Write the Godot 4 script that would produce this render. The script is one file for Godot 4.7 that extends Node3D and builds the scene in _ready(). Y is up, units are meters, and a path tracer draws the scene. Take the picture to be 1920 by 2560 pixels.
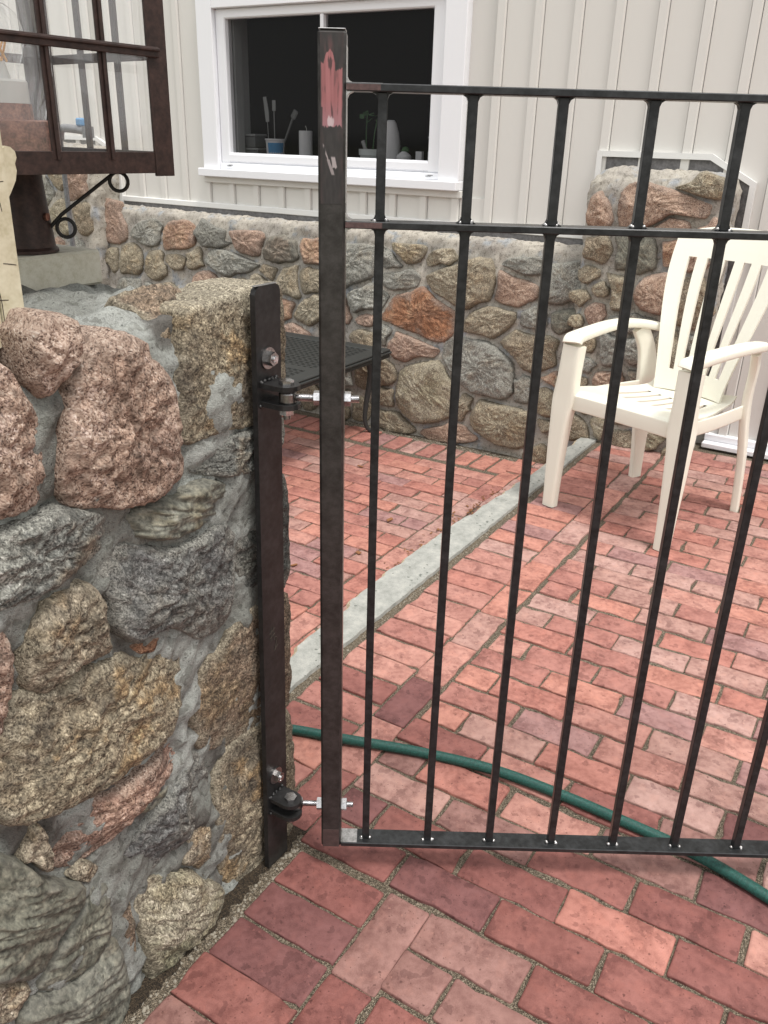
extends Node3D
# World: x runs along the house wall, y is up, -z runs from the camera towards the house. Metres.
# W(a, y, n): a = distance towards the house, n = distance along the house wall.

var M := {}
var T := {}
var taken := {}
var rng := RandomNumberGenerator.new()
var nz := FastNoiseLite.new()
var nz2 := FastNoiseLite.new()
var nc := FastNoiseLite.new()

func W(a: float, y: float, n: float) -> Vector3:
	return Vector3(n, y, -a)

# ---------------------------------------------------------------- nodes
func numbered(called: String) -> String:
	if not taken.has(called):
		taken[called] = 0
		return called
	taken[called] += 1
	return "%s_%03d" % [called, taken[called]]

func tag(o: Node3D, label := "", category := "", group := "", kind := "") -> Node3D:
	if label: o.set_meta("label", label)
	if category: o.set_meta("category", category)
	if group: o.set_meta("group", group)
	if kind: o.set_meta("kind", kind)
	return o

func thing(called: String, label: String, category: String, at := Vector3.ZERO, turn := 0.0, group := "") -> Node3D:
	var o := Node3D.new()
	o.name = numbered(called)
	add_child(o)
	o.position = at
	o.rotation.y = turn
	tag(o, label, category, group)
	return o

func mi(called: String, mesh: Mesh, mat: Material, parent: Node3D = null) -> MeshInstance3D:
	var o := MeshInstance3D.new()
	o.mesh = mesh
	if mat: o.material_override = mat
	if parent == null:
		o.name = numbered(called)
		add_child(o)
	else:
		var k: String = str(parent.get_instance_id()) + called
		if taken.has(k):
			taken[k] += 1
			o.name = "%s_%03d" % [called, taken[k]]
		else:
			taken[k] = 0
			o.name = called
		parent.add_child(o)
	return o

func build(called: String, st: SurfaceTool, mat: Material, parent: Node3D = null) -> MeshInstance3D:
	return mi(called, st.commit(), mat, parent)

func new_st() -> SurfaceTool:
	var st := SurfaceTool.new()
	st.begin(Mesh.PRIMITIVE_TRIANGLES)
	return st

# ---------------------------------------------------------------- shapes
func tri(st: SurfaceTool, a: Vector3, b: Vector3, c: Vector3, na: Vector3, nb: Vector3, nc: Vector3) -> void:
	# the front is the side the normals are on, whichever way round the corners come
	if (b - a).cross(c - a).dot(na + nb + nc) > 0.0:
		st.set_normal(na); st.add_vertex(a)
		st.set_normal(nc); st.add_vertex(c)
		st.set_normal(nb); st.add_vertex(b)
	else:
		st.set_normal(na); st.add_vertex(a)
		st.set_normal(nb); st.add_vertex(b)
		st.set_normal(nc); st.add_vertex(c)

func poly(st: SurfaceTool, p: Array, out: Vector3) -> void:
	var nrm: Vector3 = (p[1] - p[0]).cross(p[2] - p[0]).normalized()
	if nrm.dot(out) < 0.0: nrm = -nrm
	for i in range(1, p.size() - 1):
		tri(st, p[0], p[i], p[i + 1], nrm, nrm, nrm)

func box(st: SurfaceTool, c: Vector3, s: Vector3, bev := 0.0, basis := Basis()) -> void:
	var h := s * 0.5
	var ax := [Vector3.RIGHT, Vector3.UP, Vector3.BACK]
	var b := minf(bev, minf(h.x, minf(h.y, h.z)) * 0.9)
	for i in 3:
		var j := (i + 1) % 3
		var k := (i + 2) % 3
		for si in [-1.0, 1.0]:
			var q := []
			for e in [[-1, -1], [1, -1], [1, 1], [-1, 1]]:
				q.append(c + basis * (ax[i] * (si * h[i]) + ax[j] * (e[0] * (h[j] - b)) + ax[k] * (e[1] * (h[k] - b))))
			poly(st, q, basis * (ax[i] * si))
			if b > 0.0:
				for sj in [-1.0, 1.0]:
					var a1: Vector3 = ax[i] * (si * h[i]) + ax[j] * (sj * (h[j] - b))
					var a2: Vector3 = ax[i] * (si * (h[i] - b)) + ax[j] * (sj * h[j])
					var kk: Vector3 = ax[k] * (h[k] - b)
					poly(st, [c + basis * (a1 - kk), c + basis * (a1 + kk), c + basis * (a2 + kk), c + basis * (a2 - kk)], basis * (ax[i] * si + ax[j] * sj))
	if b > 0.0:
		for sx in [-1.0, 1.0]:
			for sy in [-1.0, 1.0]:
				for sz in [-1.0, 1.0]:
					var o := Vector3(sx, sy, sz)
					poly(st, [c + basis * (o * Vector3(h.x, h.y - b, h.z - b)), c + basis * (o * Vector3(h.x - b, h.y, h.z - b)), c + basis * (o * Vector3(h.x - b, h.y - b, h.z))], basis * o)

func box_between(st: SurfaceTool, lo: Vector3, hi: Vector3, bev := 0.0) -> void:
	box(st, (lo + hi) * 0.5, (hi - lo).abs(), bev)

# a section swept along a path: sides[i] is the direction of the width; power 2 = ellipse, 4+ = rounded rectangle
func sweep(st: SurfaceTool, pts: Array, sides: Array, ws: Array, ts: Array, seg := 12, power := 4.0, caps := true) -> void:
	var rings := []
	var norms := []
	var cnt := pts.size()
	for i in cnt:
		var tan: Vector3 = (pts[mini(i + 1, cnt - 1)] - pts[maxi(i - 1, 0)]).normalized()
		var s: Vector3 = sides[i] if sides.size() > 1 else sides[0]
		s = (s - tan * s.dot(tan)).normalized()
		var u: Vector3 = tan.cross(s).normalized()
		var w: float = (ws[i] if ws.size() > 1 else ws[0]) * 0.5
		var t: float = (ts[i] if ts.size() > 1 else ts[0]) * 0.5
		var r := []
		var nn := []
		for k in seg:
			var an := TAU * (k + 0.5) / seg
			var cx := signf(cos(an)) * pow(absf(cos(an)), 2.0 / power)
			var cy := signf(sin(an)) * pow(absf(sin(an)), 2.0 / power)
			r.append(pts[i] + s * (cx * w) + u * (cy * t))
			var gx := signf(cx) * pow(absf(cx), power - 1.0) / w
			var gy := signf(cy) * pow(absf(cy), power - 1.0) / t
			nn.append((s * gx + u * gy).normalized())
		rings.append(r)
		norms.append(nn)
	for i in cnt - 1:
		for k in seg:
			var k2 := (k + 1) % seg
			tri(st, rings[i][k], rings[i][k2], rings[i + 1][k2], norms[i][k], norms[i][k2], norms[i + 1][k2])
			tri(st, rings[i][k], rings[i + 1][k2], rings[i + 1][k], norms[i][k], norms[i + 1][k2], norms[i + 1][k])
	if caps:
		poly(st, rings[0], pts[0] - pts[1])
		poly(st, rings[cnt - 1], pts[cnt - 1] - pts[cnt - 2])

func tube(st: SurfaceTool, pts: Array, radius: float, seg := 10, caps := true) -> void:
	var d: Vector3 = (pts[1] - pts[0]).normalized()
	var s := d.cross(Vector3.UP if absf(d.y) < 0.9 else Vector3.RIGHT).normalized()
	var sides := []
	for i in pts.size():
		var tan: Vector3 = (pts[mini(i + 1, pts.size() - 1)] - pts[maxi(i - 1, 0)]).normalized()
		s = (s - tan * s.dot(tan)).normalized()
		sides.append(s)
	sweep(st, pts, sides, [radius * 2.0], [radius * 2.0], seg, 2.0, caps)

func lathe(st: SurfaceTool, prof: Array, xf := Transform3D(), seg := 24, smooth := false) -> void:
	# prof: Vector2(radius, height), bottom to top on the outside
	for i in prof.size() - 1:
		var p: Vector2 = prof[i]
		var q: Vector2 = prof[i + 1]
		var n0 := Vector2(q.y - p.y, p.x - q.x).normalized()
		var n1 := n0
		if smooth:
			var pa: Vector2 = prof[maxi(i - 1, 0)]
			var qa: Vector2 = prof[mini(i + 2, prof.size() - 1)]
			n0 = Vector2(q.y - pa.y, pa.x - q.x).normalized()
			n1 = Vector2(qa.y - p.y, p.x - qa.x).normalized()
		for k in seg:
			var a0 := TAU * k / seg
			var a1 := TAU * (k + 1) / seg
			var d0 := Vector3(cos(a0), 0, sin(a0))
			var d1 := Vector3(cos(a1), 0, sin(a1))
			var v := [d0 * p.x + Vector3.UP * p.y, d1 * p.x + Vector3.UP * p.y, d1 * q.x + Vector3.UP * q.y, d0 * q.x + Vector3.UP * q.y]
			var nn := [d0 * n0.x + Vector3.UP * n0.y, d1 * n0.x + Vector3.UP * n0.y, d1 * n1.x + Vector3.UP * n1.y, d0 * n1.x + Vector3.UP * n1.y]
			for j in 4:
				v[j] = xf * v[j]
				nn[j] = xf.basis * nn[j]
			if p.x > 1e-6: tri(st, v[0], v[1], v[2], nn[0], nn[1], nn[2])
			if q.x > 1e-6: tri(st, v[0], v[2], v[3], nn[0], nn[2], nn[3])

func prism(st: SurfaceTool, pts: PackedVector2Array, depth: float, xf := Transform3D()) -> void:
	# outline in x, y; from z = 0 to z = depth
	var idx := Geometry2D.triangulate_polygon(pts)
	var fz := (xf.basis * Vector3.BACK).normalized()
	for i in range(0, idx.size(), 3):
		var a := [Vector3(pts[idx[i]].x, pts[idx[i]].y, 0), Vector3(pts[idx[i + 1]].x, pts[idx[i + 1]].y, 0), Vector3(pts[idx[i + 2]].x, pts[idx[i + 2]].y, 0)]
		tri(st, xf * a[0], xf * a[1], xf * a[2], -fz, -fz, -fz)
		var up := Vector3(0, 0, depth)
		tri(st, xf * (a[0] + up), xf * (a[1] + up), xf * (a[2] + up), fz, fz, fz)
	var cw := Geometry2D.is_polygon_clockwise(pts)
	for i in pts.size():
		var p := pts[i]
		var q := pts[(i + 1) % pts.size()]
		var e := (q - p)
		var o := Vector3(e.y, -e.x, 0) * (-1.0 if cw else 1.0)
		poly(st, [xf * Vector3(p.x, p.y, 0), xf * Vector3(q.x, q.y, 0), xf * Vector3(q.x, q.y, depth), xf * Vector3(p.x, p.y, depth)], xf.basis * o)

func ngon(r: float, k: int, turn := 0.0) -> PackedVector2Array:
	var p := PackedVector2Array()
	for i in k: p.append(Vector2(cos(turn + TAU * i / k), sin(turn + TAU * i / k)) * r)
	return p

# +z of the returned transform looks along d
func facing(at: Vector3, d: Vector3) -> Transform3D:
	d = d.normalized()
	var s := (Vector3.UP if absf(d.y) < 0.95 else Vector3.RIGHT).cross(d).normalized()
	return Transform3D(Basis(s, d.cross(s), d), at)

func curve(pts: Array, per := 6) -> Array:
	# Catmull-Rom through the points
	var out := []
	for i in pts.size() - 1:
		var p0: Vector3 = pts[maxi(i - 1, 0)]
		var p3: Vector3 = pts[mini(i + 2, pts.size() - 1)]
		for k in per:
			out.append((pts[i] as Vector3).cubic_interpolate(pts[i + 1], p0, p3, float(k) / per))
	out.append(pts[pts.size() - 1])
	return out

func weld(st: SurfaceTool, at: Vector3, r: float) -> void:
	for k in 3:
		var o := Vector3(rng.randf_range(-1, 1), rng.randf_range(-1, 1), rng.randf_range(-1, 1)) * r * 0.35
		var s := r * rng.randf_range(0.6, 0.9)
		lathe(st, [Vector2(0, -s), Vector2(s * 0.7, -s * 0.7), Vector2(s, 0), Vector2(s * 0.7, s * 0.7), Vector2(0, s)], Transform3D(Basis(), at + o), 8, true)

# ---------------------------------------------------------------- textures
func noise_bytes(size: int, kind: int, freq: float, octaves: int, s: int) -> PackedByteArray:
	var f := FastNoiseLite.new()
	f.seed = s
	f.frequency = freq
	f.noise_type = kind
	if kind == FastNoiseLite.TYPE_CELLULAR:
		f.cellular_return_type = FastNoiseLite.RETURN_CELL_VALUE
		f.fractal_type = FastNoiseLite.FRACTAL_NONE
	elif octaves > 1:
		f.fractal_type = FastNoiseLite.FRACTAL_FBM
		f.fractal_octaves = octaves
	else:
		f.fractal_type = FastNoiseLite.FRACTAL_NONE
	var im := f.get_seamless_image(size, size, false, false, 0.12)
	im.convert(Image.FORMAT_L8)
	return im.get_data()

func ramp(stops: Array) -> PackedByteArray:
	# stops: [at, Color] in sRGB
	var g := Gradient.new()
	g.offsets = PackedFloat32Array(stops.map(func(s): return s[0]))
	g.colors = PackedColorArray(stops.map(func(s): return s[1]))
	var out := PackedByteArray()
	for i in 256:
		var c := g.sample(i / 255.0)
		out.append_array([int(c.r * 255), int(c.g * 255), int(c.b * 255)])
	return out

# mixes noises by weight, gives [colour image, height image]
func tex(size: int, maps: Array, weights: Array, stops: Array, contrast := 1.0, spots := []) -> Array:
	var n := size * size
	var lut := ramp(stops)
	var c := PackedByteArray(); c.resize(n * 3)
	var h := PackedByteArray(); h.resize(n)
	var m0: PackedByteArray = maps[0]
	var m1: PackedByteArray = maps[1]
	var m2: PackedByteArray = maps[2]
	var w0: float = weights[0] * contrast
	var w1: float = weights[1] * contrast
	var w2: float = weights[2] * contrast
	var base := 128.0 * (1.0 - contrast)
	for i in n:
		var v := clampi(int(base + m0[i] * w0 + m1[i] * w1 + m2[i] * w2), 0, 255)
		h[i] = v
		var k := v * 3
		var j := i * 3
		c[j] = lut[k]; c[j + 1] = lut[k + 1]; c[j + 2] = lut[k + 2]
	for s in spots:
		# [map, from, to, colour, height change]
		var sm: PackedByteArray = s[0]
		var lo: int = s[1]
		var hi: int = s[2]
		var col: Color = s[3]
		for i in n:
			if sm[i] >= lo and sm[i] <= hi:
				var j := i * 3
				c[j] = int(lerpf(c[j], col.r * 255, col.a)); c[j + 1] = int(lerpf(c[j + 1], col.g * 255, col.a)); c[j + 2] = int(lerpf(c[j + 2], col.b * 255, col.a))
				h[i] = clampi(h[i] + int(s[4]), 0, 255)
	return [ImageTexture.create_from_image(Image.create_from_data(size, size, false, Image.FORMAT_RGB8, c)), ImageTexture.create_from_image(Image.create_from_data(size, size, false, Image.FORMAT_L8, h))]

func mat(color: Color, rough := 0.8, metal := 0.0, t: Array = [], tile := 0.25, relief := 0.0, vcol := false) -> StandardMaterial3D:
	var m := StandardMaterial3D.new()
	m.albedo_color = color
	m.roughness = rough
	m.metallic = metal
	m.vertex_color_use_as_albedo = vcol
	if t.size():
		m.albedo_texture = t[0]
		m.uv1_triplanar = true
		m.uv1_world_triplanar = true
		m.uv1_scale = Vector3.ONE / tile
		m.uv1_triplanar_sharpness = 4.0
		if relief > 0.0:
			m.heightmap_enabled = true
			m.heightmap_scale = relief
			m.heightmap_texture = t[1]
	return m

func lin(r: float, g: float, b: float) -> Color:
	return Color(r, g, b).linear_to_srgb()

func make_materials() -> void:
	var P := FastNoiseLite.TYPE_SIMPLEX_SMOOTH
	var C := FastNoiseLite.TYPE_CELLULAR
	var low := noise_bytes(512, P, 0.012, 3, 1)
	var mid := noise_bytes(512, P, 0.04, 4, 2)
	var fine := noise_bytes(512, P, 0.16, 3, 3)
	var grain := noise_bytes(512, C, 0.16, 1, 4)
	var grain2 := noise_bytes(512, C, 0.09, 1, 5)
	var grain3 := noise_bytes(512, C, 0.28, 1, 7)
	var sand := noise_bytes(512, C, 0.33, 1, 6)
	T.pink = tex(512, [grain, mid, grain3], [0.42, 0.28, 0.30], [[0.0, Color(.14, .11, .10)], [0.25, Color(.36, .29, .26)], [0.42, Color(.60, .51, .46)], [0.6, Color(.70, .62, .57)], [0.8, Color(.80, .74, .70)], [1.0, Color(.98, .96, .94)]], 1.02)
	T.gray = tex(512, [grain, mid, grain3], [0.36, 0.34, 0.30], [[0.0, Color(.14, .14, .14)], [0.3, Color(.38, .38, .37)], [0.5, Color(.55, .55, .53)], [0.75, Color(.70, .70, .68)], [1.0, Color(.95, .95, .93)]], 1.08)
	T.gneiss = tex(512, [grain, mid, grain3], [0.34, 0.38, 0.28], [[0.0, Color(.15, .13, .11)], [0.3, Color(.41, .38, .33)], [0.5, Color(.57, .54, .48)], [0.75, Color(.72, .69, .62)], [1.0, Color(.95, .92, .85)]], 1.25)
	T.slate = tex(512, [low, mid, fine], [0.3, 0.45, 0.25], [[0.0, Color(.22, .22, .205)], [0.35, Color(.43, .43, .41)], [0.55, Color(.53, .53, .50)], [0.8, Color(.63, .62, .585)], [1.0, Color(.82, .81, .76)]], 1.3, [[grain2, 0, 8, Color(.3, .3, .28, .5), -20]])
	T.mortar = tex(512, [sand, mid, fine], [0.4, 0.3, 0.3], [[0.0, Color(.58, .58, .58)], [0.5, Color(.86, .86, .86)], [1.0, Color(1, 1, 1)]], 1.1, [[grain, 0, 2, Color(.3, .3, .3, .5), -30], [low, 0, 70, Color(.45, .44, .42, .35), 0], [low, 185, 255, Color(1, 1, 1, .3), 0]])
	T.bed = tex(512, [sand, mid, fine], [0.5, 0.3, 0.2], [[0.0, Color(.14, .125, .10)], [0.45, Color(.46, .425, .37)], [0.7, Color(.62, .58, .52)], [1.0, Color(.84, .81, .75)]], 1.35)
	T.metal = tex(512, [low, mid, fine], [0.4, 0.4, 0.2], [[0.0, Color(.66, .645, .64)], [0.4, Color(.80, .795, .79)], [0.7, Color(.92, .91, .91)], [1.0, Color(1, 1, 1)]], 1.5)
	T.copper = tex(512, [low, mid, fine], [0.4, 0.4, 0.2], [[0.0, Color(.5, .5, .5)], [0.5, Color(.78, .78, .78)], [1.0, Color(1, 1, 1)]], 1.5)
	T.stone_strip = tex(512, [low, mid, fine], [0.4, 0.3, 0.3], [[0.0, Color(.60, .61, .59)], [0.5, Color(.73, .735, .72)], [1.0, Color(.86, .855, .83)]], 1.3, [[grain, 0, 3, Color(.4, .42, .4, .7), -30]])
	var blow := noise_bytes(1024, P, 0.006, 4, 11)
	var bmid := noise_bytes(1024, P, 0.03, 4, 12)
	var bfine := noise_bytes(1024, P, 0.2, 2, 13)
	var bdust := noise_bytes(1024, P, 0.011, 5, 16)
	var bcell := noise_bytes(1024, C, 0.16, 1, 14)
	var bgrit := noise_bytes(1024, C, 0.3, 1, 17)
	var bcell2 := noise_bytes(1024, C, 0.05, 1, 15)
	T.brick = tex(1024, [blow, bmid, bfine], [0.45, 0.35, 0.2], [[0.0, Color(.66, .58, .58)], [0.35, Color(.82, .78, .77)], [0.55, Color(.90, .88, .87)], [0.75, Color(.96, .95, .94)], [1.0, Color(1, 1, 1)]], 1.4, [[bcell, 0, 0, Color(.5, .43, .41, .6), -40], [bcell, 254, 255, Color(1, .97, .93, .75), 20], [bdust, 168, 255, Color(1, .96, .93, .28), 4], [bdust, 190, 255, Color(1, .97, .95, .3), 4], [bdust, 0, 60, Color(.5, .42, .42, .3), 0], [bcell2, 255, 255, Color(.98, .93, .9, .3), 6], [bgrit, 0, 1, Color(.5, .43, .41, .5), -25], [bgrit, 254, 255, Color(1, .96, .92, .7), 15]])
	T.wood = tex(512, [low, mid, fine], [0.3, 0.4, 0.3], [[0.0, Color(.80, .78, .70)], [0.5, Color(.93, .92, .88)], [1.0, Color(1, 1, .98)]], 1.2)

	var defs := {"pink": "pink", "pink2": "pink", "pinktan": "pink", "orange": "pink", "orange2": "pink", "tan": "gneiss", "brown": "gneiss", "gold": "gneiss", "pale": "gneiss", "gray": "gray", "dgray": "gray", "dark": "gray", "slate": "slate", "green": "slate", "redbrown": "slate"}
	for k in defs:
		M["stone_" + k] = mat(Color.WHITE, 0.85, 0.0, T[defs[k]], 0.17, 0.09, true)
	M.mortar = mat(Color.WHITE, 0.95, 0.0, T.mortar, 0.19, 0.16, true)
	M.bed = mat(Color(.90, .88, .85), 0.97, 0.0, T.bed, 0.2, 0.6)
	M.soil = mat(Color(.54, .49, .43), 0.97, 0.0, T.bed, 0.2, 0.8)
	M.ground = mat(Color(.75, .78, .62), 0.98, 0.0, T.bed, 1.7, 0.6)
	M.strip = mat(Color(.82, .82, .81), 0.7, 0.0, T.stone_strip, 0.5, 0.15)
	M.strip_edge = mat(Color(.86, .80, .68), 0.9, 0.0, T.mortar, 0.2, 0.4)
	var bricks := [Color(.53, .335, .315), Color(.48, .315, .31), Color(.57, .37, .345), Color(.54, .345, .32), Color(.59, .445, .42), Color(.705, .515, .475), Color(.735, .545, .50), Color(.665, .465, .43), Color(.735, .52, .465), Color(.715, .58, .55), Color(.64, .495, .485), Color(.695, .55, .515), Color(.705, .485, .44)]  # first five darker: foreground shade painted into the brick colour; the rest paler
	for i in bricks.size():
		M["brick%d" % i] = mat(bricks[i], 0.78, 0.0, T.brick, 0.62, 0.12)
	M.stile = mat(lin(.088, .084, .082), 0.34, 0.6, T.metal, 0.3)
	M.steel = mat(lin(.044, .044, .045), 0.42, 0.5, T.metal, 0.3)
	M.black_steel = mat(lin(.055, .058, .061), 0.33, 0.5, T.copper, 0.3)
	M.ground_steel = mat(lin(.62, .62, .62), 0.32, 1.0, T.metal, 0.1)
	M.zinc = mat(lin(.80, .81, .83), 0.24, 1.0, T.metal, 0.1)
	M.dark_zinc = mat(lin(.5, .5, .5), 0.3, 1.0, T.metal, 0.1)
	M.primer = mat(lin(.42, .115, .105), 0.75, 0.0, T.metal, 0.06)
	M.siding = mat(lin(.635, .622, .590), 0.5)
	M.white = mat(lin(.78, .79, .82), 0.45)
	M.trim = mat(lin(.70, .70, .685), 0.5)
	M.flash = mat(lin(.21, .21, .215), 0.5, 0.3, T.metal, 0.3)
	M.chair = mat(lin(.77, .755, .655), 0.38)
	M.table = mat(lin(.035, .038, .037), 0.5, 0.2)
	M.hose = mat(lin(.016, .125, .100), 0.5, 0.0, T.copper, 0.05, 0.05)
	M.copper_dark = mat(lin(.062, .033, .027), 0.5, 0.35, T.copper, 0.18)
	M.copper = mat(lin(.50, .25, .18), 0.4, 0.8, T.copper, 0.1)
	M.iron = mat(lin(.02, .018, .017), 0.5, 0.2)
	M.cream = mat(lin(.58, .57, .52), 0.6, 0.0, T.wood, 0.3)
	M.peel = mat(lin(.62, .58, .47), 0.65, 0.0, T.wood, 0.5)
	M.crack = mat(lin(.05, .04, .03), 0.9)
	M.gray_metal = mat(lin(.25, .26, .27), 0.5, 0.4, T.metal, 0.1)
	M.blue = mat(lin(.06, .22, .42), 0.5)
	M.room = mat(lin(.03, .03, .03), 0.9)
	M.plastic_gray = mat(lin(.30, .31, .31), 0.6)
	M.bin = mat(lin(.16, .165, .165), 0.5)
	M.candle = mat(lin(.62, .62, .64), 0.6)
	M.plant = mat(lin(.05, .12, .05), 0.7)
	M.pale_pot = mat(lin(.5, .54, .54), 0.5)
	M.leaf = mat(lin(.22, .10, .04), 0.9)
	M.filament = mat(lin(.75, .38, .08), 0.6)
	M.porcelain = mat(lin(.60, .60, .57), 0.4)
	var g := StandardMaterial3D.new()
	g.albedo_color = Color(.12, .12, .12, 0.45)
	g.transparency = BaseMaterial3D.TRANSPARENCY_ALPHA
	g.roughness = 0.02
	g.metallic_specular = 0.22
	M.pane = g
	var g2: StandardMaterial3D = g.duplicate()
	g2.albedo_color = Color(1, 1, 1, 0.05)
	g2.metallic_specular = 0.5
	M.clear = g2

# ---------------------------------------------------------------- stones and mortar
const TINT := {
	"pink": [Color(.96, .93, .88), Color(.74, .67, .61), Color(.60, .55, .52)], "pink2": [Color(.74, .64, .59), Color(.54, .48, .45), Color(.82, .71, .62)],
	"pinktan": [Color(.85, .76, .66), Color(.62, .52, .44), Color(.95, .85, .74)], "orange": [Color(.74, .47, .30), Color(.60, .40, .28), Color(.86, .64, .46)],
	"orange2": [Color(.95, .68, .44), Color(.75, .5, .34), Color(.95, .8, .62)], "tan": [Color(.95, .90, .86), Color(.66, .62, .58), Color(.8, .66, .52)],
	"brown": [Color(.62, .51, .46), Color(.78, .64, .50), Color(.43, .38, .36)], "gold": [Color(.82, .77, .69), Color(.42, .39, .37), Color(.90, .70, .48)],
	"gray": [Color(.88, .88, .84), Color(.60, .61, .60), Color(.80, .70, .58)], "dgray": [Color(.52, .52, .53), Color(.72, .68, .64), Color(.36, .36, .38)],
	"dark": [Color(.28, .30, .30), Color(.48, .48, .44), Color(.2, .2, .2)], "slate": [Color(.86, .86, .80), Color(.62, .62, .56), Color(.78, .70, .54)],
	"green": [Color(.72, .72, .64), Color(.50, .51, .44), Color(.86, .83, .74)], "pale": [Color(1, 1, .95), Color(.74, .78, .64), Color(.9, .86, .74)],
	"redbrown": [Color(.62, .36, .28), Color(.5, .32, .27), Color(.75, .52, .42)],
}

func stone(parent: Node3D, kind: String, prot: float, skirt: float, sd: int, flat: Array, detail: int) -> void:
	make_stone(parent, kind, prot, skirt, sd, flat, detail)

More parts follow.
